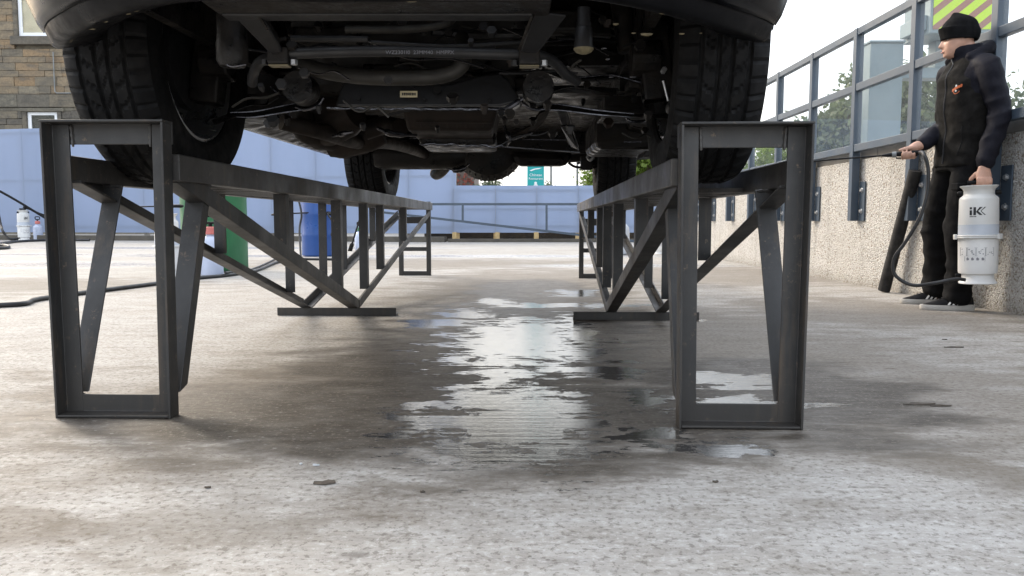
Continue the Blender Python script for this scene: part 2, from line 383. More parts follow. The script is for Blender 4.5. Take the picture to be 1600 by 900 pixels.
# ------------------------------------------------------------------ ground: broomed concrete with wet patches
def ground_mat():
    m, t, b = new_mat('broomed_concrete')
    tc = t.node('ShaderNodeTexCoord'); P = tc.outputs['Object']
    def mapped(sc):
        n = t.node('ShaderNodeMapping'); n.inputs['Scale'].default_value = sc; t.l.new(P, n.inputs[0]); return n.outputs[0]
    big = t.noise(mapped((1,1,1)), .9, 6, .6); mid = t.noise(mapped((.7,1.6,1)), 3.2, 6, .65, .3)
    streak = t.noise(mapped((1.1,9,1)), 2.4, 6, .65); fine = t.noise(mapped((1,1,1)), 70, 4, .7); fine2 = t.noise(mapped((.6,1.6,1)), 24, 5, .7)
    # broom ridges run across the slab (along X)
    mott = t.noise(mapped((.8,1.35,1)), 7, 8, .74, .3); mott2 = t.noise(mapped((.75,1.7,1)), 34, 7, .78)
    rough_l = t.noise(mapped((2.6,40,1)), 1.5, 6, .72, .25); rough_s = t.noise(mapped((7,90,1)), 1.6, 4, .7, .2)
    wv = t.node('ShaderNodeTexWave', wave_type='BANDS', bands_direction='Y', wave_profile='SIN'); t.l.new(mapped((.55,1,1)), wv.inputs['Vector'])
    wv.inputs['Scale'].default_value = 7.8; wv.inputs['Distortion'].default_value = 3.4; wv.inputs['Detail'].default_value = 4; wv.inputs['Detail Scale'].default_value = 2.2; wv.inputs['Detail Roughness'].default_value = .65
    ridge = t.math('ADD', t.math('MULTIPLY', wv.outputs['Fac'], .10), t.math('ADD', t.math('MULTIPLY', rough_l, .70), t.math('MULTIPLY', rough_s, .34)))
    wnz = t.node('ShaderNodeTexNoise'); t.l.new(mapped((1.6,2.2,1)), wnz.inputs['Vector']); wnz.inputs['Scale'].default_value = 2.6; wnz.inputs['Detail'].default_value = 6; wnz.inputs['Roughness'].default_value = .68
    wsub = t.node('ShaderNodeVectorMath', operation='SUBTRACT'); t.l.new(wnz.outputs['Color'], wsub.inputs[0]); wsub.inputs[1].default_value = (.5,.5,.5)
    wmul = t.node('ShaderNodeVectorMath', operation='MULTIPLY'); t.l.new(wsub.outputs[0], wmul.inputs[0]); wmul.inputs[1].default_value = (.55,.40,0)
    wadd = t.node('ShaderNodeVectorMath', operation='ADD'); t.l.new(P, wadd.inputs[0]); t.l.new(wmul.outputs[0], wadd.inputs[1])
    PW = wadd.outputs[0]
    def blob(ells, warp, wn):
        acc = None
        for cx, cy, rx, ry in ells:
            mp = t.node('ShaderNodeMapping'); mp.vector_type = 'POINT'
            mp.inputs['Scale'].default_value = (1/rx, 1/ry, 0); mp.inputs['Location'].default_value = (-cx/rx, -cy/ry, 0); t.l.new(PW, mp.inputs[0])
            ln = t.node('ShaderNodeVectorMath', operation='LENGTH'); t.l.new(mp.outputs[0], ln.inputs[0])
            e = t.math('SUBTRACT', 1.0, ln.outputs['Value']); acc = e if acc is None else t.math('MAXIMUM', acc, e)
        return t.math('ADD', acc, t.math('MULTIPLY', t.math('SUBTRACT', wn, .5), warp))
    def ell(x0, x1, y0, y1):
        a = gr((x0+x1)/2, y1); c = gr((x0+x1)/2, y0); l = gr(x0, (y0+y1)/2); r = gr(x1, (y0+y1)/2)
        return ((l.x+r.x)/2, (a.y+c.y)/2, abs(r.x-l.x)/2*1.15, abs(c.y-a.y)/2*1.15)
    wet_e = [(-.62,2.05,.75,.42), (-.05,2.05,1.0,.62), (-.15,2.9,.75,1.0), (.05,4.0,.75,1.5), (.2,5.6,.6,1.6), (.75,2.35,.55,.75), (-.5,1.95,.7,.28)]
    damp_e = [(1.6,7.5,2.6,2.0), (-1.2,9.5,3.5,1.6), (-4.5,6.2,3,1.1), (1.9,4.4,1.0,1.2), (-.3,2.2,1.5,1.0), (.9,2.7,1.2,1.7), (-1.0,1.25,.55,.16), (.1,6.5,1.2,2.5), (1.9,1.7,.9,.5), (.75,3.6,1.1,1.8)]
    pud_e = [ell(640,950,608,722), ell(965,1050,612,640), ell(960,1055,668,705), ell(700,925,500,582), ell(880,925,490,545), ell(1085,1210,583,606), ell(1080,1225,621,641),
             ell(1075,1205,690,714), ell(860,1010,575,590), ell(735,800,575,608), ell(640,735,498,512), ell(690,760,484,498), ell(750,800,466,478), ell(800,900,505,515), ell(1195,1345,629,634), ell(1085,1115,499,503), ell(860,935,452,464), ell(755,1000,474,481)]
    wet = t.rng(blob(wet_e, 1.3, mid), .0, .42, smooth=True)
    damp = t.rng(blob(damp_e, 1.7, mid), .0, .55, smooth=True)
    pe = t.math('ADD', t.math('SUBTRACT', t.math('MULTIPLY', blob(pud_e, 1.6, mott), .72), t.math('MULTIPLY', t.math('SUBTRACT', ridge, .57), 1.25)), t.math('MULTIPLY', t.math('SUBTRACT', mott, .515), 1.5))
    pud = t.rng(pe, .02, .12, smooth=True)
    # far wet sheen on the left yard
    far_e = [(-6.0,9.2,4.2,1.1), (-9,12.0,6,.9), (-4.0,11.5,3,.6), (-6,15,7,1.0), (0,11.5,4,.7), (1.5,9,2,.5), (-9,9.6,4,.7), (-14,14,6,2)]
    farw = t.rng(blob(far_e, 2.2, streak), .15, .6, smooth=True)
    base = t.mix(t.rng(big, .3, .7), (.345,.320,.285), (.41,.395,.37))
    base = t.mix(t.math('MULTIPLY', t.rng(mid, .48, .70), .45), base, (.265,.235,.195))
    base = t.mix(t.math('MULTIPLY', t.rng(streak, .48, .68), .45), base, (.23,.21,.19))
    base = t.mix(t.math('MULTIPLY', t.rng(mott, .50, .64), .42), base, (.225,.20,.17))
    base = t.mix(t.math('MULTIPLY', t.rng(mott, .34, .46, 1, 0), .38), base, (.50,.485,.46))
    base = t.mix(t.math('MULTIPLY', t.rng(mott2, .54, .63), .38), base, (.15,.135,.115))
    base = t.mix(t.math('MULTIPLY', t.rng(mott2, .36, .46, 1, 0), .34), base, (.55,.54,.52))
    base = t.mix(t.math('MULTIPLY', t.rng(fine, .55, .60), .62), base, (.14,.125,.105))
    base = t.mix(t.math('MULTIPLY', t.rng(fine, .36, .44, 1, 0), .45), base, (.57,.555,.53))
    stain = t.rng(blob([ell(120,460,770,890), ell(520,680,745,765), ell(636,658,815,890), ell(1180,1330,590,612), ell(1290,1470,660,690), ell(1380,1600,700,760), ell(180,300,640,668), ell(1180,1210,800,815), ell(330,620,560,600)], 1.1, mid), .05, .5, smooth=True)
    base = t.mix(t.math('MULTIPLY', stain, .45), base, (.17,.148,.12))
    crack = t.math('MULTIPLY', t.rng(blob([ell(1240,1500,632.5,634), ell(1420,1490,629,634)], .35, fine2), .05, .4), .85)
    base = t.mix(crack, base, (.045,.035,.025))
    # specks, small dark stains and pale crumbs
    vo = t.node('ShaderNodeTexVoronoi'); t.l.new(mapped((.7,1.3,1)), vo.inputs['Vector']); vo.inputs['Scale'].default_value = 7.5; vo.inputs['Randomness'].default_value = 1
    sc = t.node('ShaderNodeSeparateColor'); t.l.new(vo.outputs['Color'], sc.inputs[0])
    spot = t.math('MULTIPLY', t.rng(t.math('ADD', vo.outputs['Distance'], t.math('MULTIPLY', fine2, .22)), .17, .26, 1, 0), t.math('GREATER_THAN', sc.outputs[0], .66))
    base = t.mix(t.math('MULTIPLY', spot, .65), base, (.13,.115,.10))
    for sc_, th, fx in ((19, .90, .6), (41, .93, .6)):
        v3 = t.node('ShaderNodeTexVoronoi'); t.l.new(mapped((.9,1.15,1)), v3.inputs['Vector']); v3.inputs['Scale'].default_value = sc_
        s3 = t.node('ShaderNodeSeparateColor'); t.l.new(v3.outputs['Color'], s3.inputs[0])
        k3 = t.math('MULTIPLY', t.rng(t.math('ADD', v3.outputs['Distance'], t.math('MULTIPLY', fine, .25)), .20, .30, 1, 0), t.math('GREATER_THAN', s3.outputs[0], th))
        base = t.mix(t.math('MULTIPLY', k3, fx), base, (.10,.085,.07))
    base = t.mix(t.math('MULTIPLY', damp, .50), base, (.13,.105,.078))
    base = t.mix(t.math('MULTIPLY', wet, t.rng(mott, .36, .60, .70, .96)), base, (.040,.031,.022))
    vo2 = t.node('ShaderNodeTexVoronoi'); t.l.new(mapped((.6,1.5,1)), vo2.inputs['Vector']); vo2.inputs['Scale'].default_value = 64
    sc2 = t.node('ShaderNodeSeparateColor'); t.l.new(vo2.outputs['Color'], sc2.inputs[0])
    crumb_zone = t.rng(blob([(-.75,1.95,.75,.42), (-.6,1.75,.5,.2)], .8, mid), .1, .5)
    crumb = t.math('MULTIPLY', t.math('MULTIPLY', t.rng(t.math('ADD', vo2.outputs['Distance'], t.math('MULTIPLY', fine2, .25)), .24, .34, 1, 0), t.math('GREATER_THAN', sc2.outputs[0], .78)), crumb_zone)
    base = t.mix(t.math('MULTIPLY', crumb, .7), base, (.46,.45,.43))
    base = t.mix(pud, base, (.030,.028,.026))
    base = t.mix(t.math('MULTIPLY', farw, .45), base, (.20,.20,.215))
    base = t.mix(t.math('MULTIPLY', t.math('MULTIPLY', wet, t.math('SUBTRACT', 1.0, pud)), t.math('MULTIPLY', t.rng(fine, .55, .63), .45)), base, (.30,.27,.23))  # pale specks painted into the wet areas as sparkle
    t.l.new(base, b.inputs['Base Color'])
    r1 = t.rng(fine2, .3, .7, .62, .88)
    r2 = t.math('ADD', t.math('MULTIPLY', r1, t.math('SUBTRACT', 1.0, t.math('MULTIPLY', wet, .30))), 0.0)
    r3 = t.math('MULTIPLY', r2, t.math('SUBTRACT', 1.0, t.math('MULTIPLY', farw, .65)))
    nn = t.node('ShaderNodeMix'); nn.data_type = 'FLOAT'; t.l.new(pud, nn.inputs[0]); t.l.new(r3, nn.inputs[2]); nn.inputs[3].default_value = .07
    t.l.new(nn.outputs[0], b.inputs['Roughness'])
    b.inputs['IOR'].default_value = 1.5
    t.l.new(t.math('ADD', t.math('MULTIPLY', t.math('MAXIMUM', t.math('MULTIPLY', wet, .22), t.math('MAXIMUM', pud, t.math('MULTIPLY', farw, .5))), .95), .05), b.inputs['Specular IOR Level'])
    bs = t.math('SUBTRACT', 1.0, t.math('MULTIPLY', pud, .84))
    h = t.math('ADD', t.math('MULTIPLY', ridge, t.math('ADD', .30, t.math('MULTIPLY', wet, .45))), t.math('ADD', t.math('MULTIPLY', mott2, .22), t.math('MULTIPLY', fine, .10)))
    hm = t.node('ShaderNodeMix'); hm.data_type = 'FLOAT'; t.l.new(pud, hm.inputs[0]); t.l.new(h, hm.inputs[2]); t.l.new(t.math('MULTIPLY', ridge, .8), hm.inputs[3])
    t.l.new(t.bump(hm.outputs[0], t.math('MULTIPLY', bs, .85), .010), b.inputs['Normal'])
    return m
g = MB(); g.grid([[(-400,-60,0),(400,-60,0)],[(-400,700,0),(400,700,0)]])
ground = g.build('ground', ground_mat()); tag(ground, 'grey broomed concrete yard with wet puddles under the car', None, None, 'structure')

# ------------------------------------------------------------------ right wall with glazed steel screen
WX = 2.70; WY0, WY1 = 1.2, 13.6
wall = thing('roadside_wall', 'low pebble dashed boundary wall under the blue grey glazed screen', 'wall', (WX, 0, 0))
w = MB(); n = 60
w.box((0, WY0, -.2), (.30, WY1, .972)); w.build('roughcast_face', ROUGHCAST, wall)
y = WY0
while y < WY1 - .05:
    q = MB(); l = min(1.2, WY1 - y); q.box((.012, y + .003, .974), (.31, y + l - .003, 1.045)); q.build('coping_stone', COPE, wall, bevel=.006); y += l
PX = WX - .045          # posts stand just in front of the wall face
post_y = [1.76 + .9 * i for i in range(14)]
fence = thing('glazed_screen', 'blue grey steel screen with clear glass panes bolted onto the right wall', 'fence', (PX, 0, 0))
TOP = 1.965
for i, yy in enumerate(post_y):
    q = MB(); q.box((-.03, yy - .03, .50), (.03, yy + .03, TOP if i > 0 else 2.35)); q.build('post', FENCE, fence, bevel=.003)
    q = MB(); q.box((.031, yy - .125, .50), (.041, yy - .028, .80)); fl = q.build('mounting_plate', FENCE, fence, bevel=.002)
    for z in (.575, .735):
        q = MB(); q.lathe([(.0,-.016),(.013,-.016),(.013,-.006),(.020,-.005),(.020,0),(0,0)], 6, (.031, yy - .082, z), Matrix.Rotation(R(90), 3, 'Y')); q.build('bolt', GALV, fl)
for i in range(len(post_y)-1):
    a, b_ = post_y[i] + .032, post_y[i+1] - .032
    for z0, z1 in ((1.03,1.085), (1.49,1.545), (1.91,1.963)):
        q = MB(); q.box((-.025, a, z0), (.025, b_, z1)); q.build('rail', FENCE, fence, bevel=.003)
    for z0, z1 in ((1.087,1.488), (1.547,1.908)):
        q = MB(); q.box((-.004, a + .001, z0), (.004, b_ - .001, z1)); q.build('glass_pane', GLASS, fence)
tag(wall); tag(fence)

# ------------------------------------------------------------------ hoarding at the back of the yard
def hoarding(A, B, h0, h1, name, label, post_m, step, gap):
    A, B = Vector(A), Vector(B); d = B - A; L = d.length; rz = math.atan2(d.y, d.x)
    root = thing(name, label, 'hoarding', A, rz)
    k = max(1, round(L / step)); pl = L / k
    for i in range(k):
        q = MB(); q.box((i*pl + .0015, 0, h0), ((i+1)*pl - .0015, .008, h1)); q.build('panel', SHEET, root)
    for i in range(k + 1):
        q = MB(); xx = min(max(i*pl, .07), L - .07); q.box((xx - .05, .035, 0), (xx + .05, .13, h1 - .04)); q.build('post', post_m, root)
    for z in (h0 + .15, h1*.5 + h0*.5, h1 - .12):
        q = MB(); q.box((0, .0095, z - .03), (L, .0335, z + .03)); q.build('batten', WOODY, root)
    return root
hoarding((-20.5, 23.4, 0), (-1.36, 19.62, 0), .20, 3.0, 'tall_hoarding', 'tall pale blue sheet hoarding across the left back of the yard', KERB, 1.22, .2)
hoarding((-1.40, 19.46, 0), (3.6, 19.46, 0), .225, 1.36, 'low_hoarding', 'low pale blue hoarding on timber posts at the centre back', WOODY, .98, .2)
for o in (A for A in ()): pass
q = MB(); q.bar((-20.6, 23.05, .065), (-1.6, 19.3, .065), .22, .13); kb = q.build('kerb', KERBD, None, bevel=.01); tag(kb, 'low dark stone kerb running along the foot of the tall hoarding', 'kerb')
q = MB(); q.bar((-1.55, 19.30, .04), (4.2, 19.30, .04), .10, .08); kb = q.build('kerb', KERBD, None, bevel=.01); tag(kb, 'short dark kerb strip under the low hoarding posts', 'kerb')
q = MB(); q.box((-2.2, 20.1, -.05), (5, 20.3, .42)); kb = q.build('dark_gap_backing', GAPFILL, None, bevel=.02); tag(kb, 'added dark bank in the gap below the low hoarding', 'backing')  # block added behind the posts only to keep the gap dark
# timber posts set in front under the low sheet
for i, px in enumerate((710, 777, 838)):
    p = at(px, 370, 19.36)
    q = MB(); q.box((p.x - .055, 19.40, .0), (p.x + .055, 19.452, .235)); o = q.build('timber_post', WOODY, None, bevel=.004)
    tag(o, ('yellow timber stub post under the hoarding, leftmost of three', 'yellow timber stub post under the hoarding, middle of three', 'yellow timber stub post under the hoarding, rightmost of three')[i], 'post', 'timber posts under the low hoarding')

# handrail in front of the low hoarding
hr = thing('ramp_handrail', 'blue grey steel handrail with a sloping lower rail before the low hoarding', 'handrail', (-3.2, 18.6, 0))
def hp(x, y): return at(x, y, 18.6)
q = MB(); a, b_ = hp(592, 319), hp(1010, 319); q.bar(a, b_, .05, .055); q.build('top_rail', FENCE, hr, world=True, bevel=.004)
a, b_ = hp(592, 331), hp(1010, 379); q = MB(); q.bar(a, b_, .05, .055); q.build('sloping_rail', FENCE, hr, world=True, bevel=.004)
q = MB(); q.tube([hp(592,319.3), hp(587,320), hp(584,325), hp(587,330), hp(592,331)], .026, 8, 4); q.build('end_loop', FENCE, hr, True, world=True)
for x in (723, 854):
    yl = 331 + (x - 592) / (1010 - 592) * 48
    q = MB(); q.bar(hp(x, 320.5), hp(x, yl - 1.5), .05, .05, (0,1,0)); q.build('post', FENCE, hr, world=True, bevel=.003)

# ------------------------------------------------------------------ stone building, left
BY = 32.0
bld = thing('stone_building', 'old coursed sandstone building behind the hoarding on the left', 'building', (-18, BY, 0))
q = MB(); q.box((-11, .16, -.2), (10, 8, 11.5)); q.build('wall', MORTAR, bld)
# openings: (x0,x1,z0,z1) local
WIN = [(-1.32, .02, 7.72, 9.9), (-1.15, .05, 2.9, 4.80)]
BAND = (4.98, 5.50)
rnd = random.Random(3); zc = 4.0; nb = 0
while zc < 10.0:
    band = BAND[0] - .02 <= zc < BAND[1] - .05
    h = .50 if band else rnd.choice((.24, .30, .33, .36))
    if zc < BAND[0] <= zc + h: h = BAND[0] - zc
    if zc < BAND[1] < zc + h and zc > BAND[0]: h = BAND[1] - zc
    x = -4.0 - rnd.random()*.5
    while x < 1.8:
        l = rnd.uniform(.45, 1.15) if not band else rnd.uniform(.8, 1.4)
        x0, x1 = x, x + l; x = x1
        for wx0, wx1, wz0, wz1 in WIN:
            if zc < wz1 and zc + h > wz0 - .34 and wz0 > 5 and x0 < wx1 + .18 and x1 > wx0 - .18 or (zc < wz1 + .14 and wz0 < 5 and x0 < wx1 + .18 and x1 > wx0 - .18):
                if x0 < wx0 - .18 < x1: x1 = wx0 - .18
                elif x0 < wx1 + .18 < x1: x0 = wx1 + .18
                else: x1 = x0
        if x1 - x0 < .12 or nb > 285: continue
        d = rnd.uniform(0, .03) - (.05 if band else 0)
        j = .005
        q = MB(); q.box((x0 + j, d, zc + j), (x1 - j, .158, zc + h - j))
        for vtx in q.v: vtx.x += rnd.uniform(-.006, .006); vtx.z += rnd.uniform(-.006, .006); vtx.y += rnd.uniform(-.006, .006) if vtx.y < .1 else 0
        q.build('stone_block', STONED if (band or zc > 9 or rnd.random() < .12 or zc < 4.98) else STONE, bld, bevel=.012); nb += 1
    zc += h
for wx0, wx1, wz0, wz1 in WIN:
    fr = MB()
    for a, b_ in (((wx0, .08, wz0), (wx0 + .14, .14, wz1)), ((wx1 - .14, .08, wz0), (wx1, .14, wz1)), ((wx0 + .141, .08, wz0), (wx1 - .141, .14, wz0 + .15)), ((wx0 + .141, .08, wz1 - .12), (wx1 - .141, .14, wz1)),
                  ((wx0 + .141, .09, wz1 - .74), (wx1 - .141, .135, wz1 - .66))): fr.box(a, b_)
    fo = fr.build('window', UPVC, bld, bevel=.008)
    q = MB(); q.box((wx0 + .1, .10, wz0 + .1), (wx1 - .1, .108, wz1 - .1)); q.build('pane', WGLASS, fo)
    q = MB(); q.box((wx0 + .02, .145, wz0 + .02), (wx1 - .02, .155, wz1 - .02)); q.build('blind', GLASSW if wz0 > 5 else DARKIN, fo)
    for sx in (wx0 - .17, wx1 + .01):
        q = MB(); q.box((sx, -.01, wz0), (sx + .16, .157, wz1)); q.build('jamb_stone', STONED, bld, bevel=.012)
    q = MB(); q.box((wx0 - .28, -.10, wz0 - .33), (wx1 + .3, .157, wz0 - .01)); q.build('sill', STONED, bld, bevel=.02)
q = MB(); q.box((-1.4, -.05, 4.81), (.35, .157, 4.95)); q.build('lintel', STONED, bld, bevel=.015)
q = MB(); q.tube([(.05,-.05,7.1),(.05,-.06,6.3),(.05,-.05,5.58),(.12,-.05,5.52),(1.4,-.05,5.52)], .022, 8); q.build('conduit', DRAIN, bld, True)
q = MB(); q.box((-11, .06, 4.0), (-4.6, .158, 4.62)); q.box((1.85, .06, 3.6), (10, .158, 4.62)); q.build('base_course', STONE, bld)

# ------------------------------------------------------------------ things beyond the hoarding
bb = thing('brick_building', 'brown gable wall with red creeper seen under the car beyond the hoarding', 'building', (-3.5, 35, 0))
q = MB(); q.box((-2.6, 0, -.2), (1.86, 5, 3.6)); q.prism([(-2.75,-.1,3.6),(2.0,-.1,3.6),(-.37,-.1,5.2)], (0,5.2,0)); q.build('wall', BRICKY, bb)
q = MB(); q.bar((1.98,-.16,3.55), (-.37,-.16,5.18), .1, .16, (0,1,0)); q.bar((-2.72,-.16,3.55), (-.37,-.16,5.18), .1, .16, (0,1,0)); q.build('barge_board', DRAIN, bb)
q = MB(); rr = random.Random(5)
for i in range(420):
    x = rr.uniform(.2, 1.84); z = rr.uniform(1.2, 3.4)
    if noise.noise((x*1.6, z*1.6, 2)) < -.05: continue
    c = Vector((x, -.03 - rr.random()*.08, z)); a = Vector((rr.gauss(0,1), rr.gauss(0,.4), rr.gauss(0,1))).normalized()*.06; b_ = Vector((rr.gauss(0,1), rr.gauss(0,.4), rr.gauss(0,1))).normalized()*.06
    q.add([c-a, c-b_, c+a, c+b_], [(0,1,2,3)])
o = q.build('creeper', CREEP, bb); o['kind'] = 'stuff'

def text_mesh(name, body, size, m, parent, M, extrude=.002, align='CENTER', sx=1):
    cu = bpy.data.curves.new(name, 'FONT'); cu.body = body; cu.size = size; cu.extrude = extrude; cu.align_x = align; cu.align_y = 'CENTER'; cu.resolution_u = 3
    o = bpy.data.objects.new(name, cu); COL.objects.link(o); bpy.context.view_layer.update()
    me = bpy.data.meshes.new_from_object(o.evaluated_get(bpy.context.evaluated_depsgraph_get()))
    bpy.data.objects.remove(o); me.transform(Matrix.Diagonal((sx,1,1,1))); me.transform(M); me.materials.clear(); me.materials.append(m)
    ob = bpy.data.objects.new(name, me); COL.objects.link(ob); ob.parent = parent
    if parent.name in XF: XF[ob.name] = XF[parent.name]
    return ob
SY = 26.0
pc = at(837, 276, SY)
sg = thing('restaurant_sign', 'teal pole sign for a Chinese restaurant behind the low hoarding', 'sign', (pc.x, SY, 0))
q = MB(); q.box((-.27, 0, 1.2), (.27, .10, 3.3)); q.build('sign_panel', TEAL, sg, bevel=.01)
q = MB(); q.box((-.05, .101, 0), (.05, .18, 3.2)); q.build('pole', DRAIN, sg)
F = Matrix.Translation((0, -.006, 0)) @ Matrix.Rotation(R(90), 4, 'X')
zt = at(837, 273.5, SY).z
text_mesh('lettering', 'Chinese', .125, WHITEP, sg, Matrix.Translation((0, -.004, zt)) @ Matrix.Rotation(R(90), 4, 'X'), .002)
text_mesh('lettering', 'Restaurant', .105, WHITEP, sg, Matrix.Translation((0, -.004, zt - .115)) @ Matrix.Rotation(R(90), 4, 'X'), .002)
z2 = at(837, 265, SY).z
q = MB(); q.prism([(-.20,-.006,z2-.03),(-.05,-.006,z2+.03),(.20,-.006,z2+.06),(.12,-.006,z2+.02),(-.02,-.006,z2-.0),(-.14,-.006,z2-.05)], (0,.005,0)); q.build('emblem', WHITEP, sg)
z3 = at(837, 287, SY).z
q = MB(); q.lathe([(0,-.003),(.045,-.003),(.045,.003),(0,.003)], 14, (0,-.003,z3+.02), Matrix.Rotation(R(90),3,'X')); q.prism([(-.09,-.006,z3-.1),(.09,-.006,z3-.1),(.05,-.006,z3-.02),(-.05,-.006,z3-.02)], (0,.005,0)); q.build('emblem', WHITEP, sg)
for px, hh, lab in ((861, 5.5, 'thin dark mast beyond the low hoarding just right of the teal sign'), (902, 6.5, 'slim grey lamp post beyond the low hoarding near its right end')):
    p = at(px, 280, 30)
    lp = thing('lamp_post', lab, 'lamp post', (p.x, 30, 0), 0, 'posts beyond the low hoarding')
    q = MB(); q.tube([(0,0,0),(0,0,hh)], [.045,.03], 8); q.build('pole', DRAIN, lp, True)
    q = MB(); q.tube([(0,0,hh+.001),(0,-.1,hh+.2),(.0,-.7,hh+.3)], .025, 8, 4); q.build('arm', DRAIN, lp, True)
    q = MB(); q.box((-.1,-1.1,hh+.24),(.1,-.7,hh+.34)); q.build('lamp_head', DRAIN, lp, bevel=.02)

# ------------------------------------------------------------------ trees
def tree(name, label, base, h, rx, rz, m, seed, nleaf=2600, ls=.11, trunk_h=.35, group=None, cat='tree', ry=None):
    rng = np.random.default_rng(seed); ry = ry or rx
    root = thing(name, label, cat, base, 0, group)
    rd = random.Random(seed); rz = max(rz, (h - .7)/2) if cat == 'tree' else rz; tz = h - rz*1.0
    q = MB(); top = Vector((rd.uniform(-.2,.2), rd.uniform(-.2,.2), tz + rz*.3))
    q.tube([(0,0,-.1), (rd.uniform(-.06,.06), 0, h*.2), top*.6, top], [h*.022+.02, h*.018+.015, h*.013+.01, h*.005+.005], 8, 4)
    for k in range(6):
        a = rd.uniform(0, 6.28); s0 = top * rd.uniform(.35, .85); e = Vector((math.cos(a)*rx*.7, math.sin(a)*ry*.7, tz + rd.uniform(-.4,.6)*rz))
        q.tube([s0, (s0+e)/2 + Vector((0,0,.08*h)), e], [h*.009+.006, h*.006+.004, .006], 6, 3)
    q.build('trunk', BARK, root, True)
    K = 46; c = rng.normal(size=(K,3)); c /= np.linalg.norm(c, axis=1)[:,None]; c *= (rng.random((K,1))**.45)
    c *= np.array([rx, ry, rz])*.86; c[:,2] += tz; c[:,2] = np.where(c[:,2] < h*.12, h*.12 + rng.random(K)*.2, c[:,2])
    cs = rng.uniform(.16,.34,(K,1)) * min(rx, rz)
    idx = rng.integers(0, K, nleaf); p = c[idx] + rng.normal(size=(nleaf,3))*cs[idx]*np.array([1,1,.75])
    a = rng.normal(size=(nleaf,3)); a /= np.linalg.norm(a,axis=1)[:,None]; b_ = rng.normal(size=(nleaf,3)); b_ -= a*(a*b_).sum(1)[:,None]; b_ /= np.linalg.norm(b_,axis=1)[:,None]
    sz = rng.uniform(.55,1.2,(nleaf,1))*ls; a *= sz; b_ *= sz*.55
    V = np.stack([p-a, p-b_, p+a, p+b_], 1).reshape(-1,3)
    me = bpy.data.meshes.new('crown'); me.from_pydata(V.tolist(), [], np.arange(nleaf*4).reshape(-1,4).tolist()); me.materials.append(m)
    o = bpy.data.objects.new('crown', me); COL.objects.link(o); o.parent = root
    return root
TG = 'trees beyond the glazed screen'
def tpos(px, Y): p = at(px, 300, Y); return (p.x, Y, 0)
tree('broadleaf_tree', 'dull green tree behind the screen left of the grey column', tpos(1315, 20), 4.05, 1.1, 1.3, LEAF, 1, 5000, .10, group=TG)
tree('broadleaf_tree', 'smaller dark tree touching the left side of the grey column', tpos(1345, 23), 5.2, .75, 1.6, LEAF, 2, 2600, .10, group=TG)
tree('broadleaf_tree', 'tall open tree between the grey column and the standing person', tpos(1415, 18), 4.2, .95, 1.6, LEAF, 3, 4600, .10, group=TG)
tree('broadleaf_tree', 'pale leafy tree behind the screen at the shoulder of the person', tpos(1475, 21), 4.6, 1.1, 1.8, LEAF, 4, 3600, .11, group=TG)
tree('broadleaf_tree', 'green tree behind the screen at the right edge of the view', tpos(1600, 17), 3.7, 1.2, 1.5, LEAF, 5, 3600, .10, group=TG)
tree('broadleaf_tree', 'low green tree behind the far end of the glazed screen', tpos(1215, 22), 3.1, 1.6, 1.4, LEAFY, 6, 3600, .11, group=TG)
tree('bright_tree', 'bright yellow green tree seen between rear tyre and right ramp', tpos(1018, 24), 4.2, 1.1, 1.6, LEAFY, 7, 4200, .10, group=TG)
tree('bright_tree', 'light green tree rising beyond the right end of low hoarding', tpos(935, 30), 3.2, .75, .9, LEAFY, 8, 2400, .09)
tree('garden_shrub', 'small green shrub top showing over the hoarding below the axle', tpos(768, 30), 2.1, .55, .55, LEAF, 9, 1800, .07, cat='shrub')
tree('garden_shrub', 'tiny shrub top just right of the teal restaurant sign', tpos(857, 29), 1.95, .30, .45, LEAF, 10, 1000, .06, cat='shrub')
tree('hedge', 'dark hedge line far beyond the low hoarding', tpos(905, 36), 1.75, 1.5, .5, LEAF, 11, 2600, .08, cat='hedge')

# ------------------------------------------------------------------ gantry with hazard board behind the screen
GY = 7.4
gp = at(1377, 300, GY)
ga = thing('steel_gantry', 'grey steel column with a striped hazard board on its arm behind the screen', 'gantry', (gp.x, GY, 0))
zc = at(1377, 64, GY).z
q = MB(); q.box((-.155, -.02, 0), (.145, .28, zc - .021)); q.build('column', CABINET, ga, bevel=.006)
q = MB(); q.box((-.168, -.035, zc - .02), (.158, .295, zc)); q.build('column_cap', CABINET, ga, bevel=.004)
q = MB(); za, zb = at(1377,121,GY).z, at(1377,104,GY).z; q.box((.146, .04, za), (1.0, .2, zb)); q.build('beam', CABINET, ga, bevel=.006)
q = MB(); q.box((.47, .05, zb + .001), (.58, .19, 2.139)); q.build('riser', CABINET, ga, bevel=.006)
q = MB(); q.box((.27, -.22, 2.14), (.93, .26, 2.80)); q.build('cabinet', CABINET, ga, bevel=.01)
q = MB(); q.box((.295, -.226, 2.175), (.875, -.2205, 2.76)); q.build('hazard_board', CHEV, ga)
q = MB(); q.box((.21, -.17, 2.18), (.269, .21, 2.31)); q.build('side_box', CABINET, ga, bevel=.006)

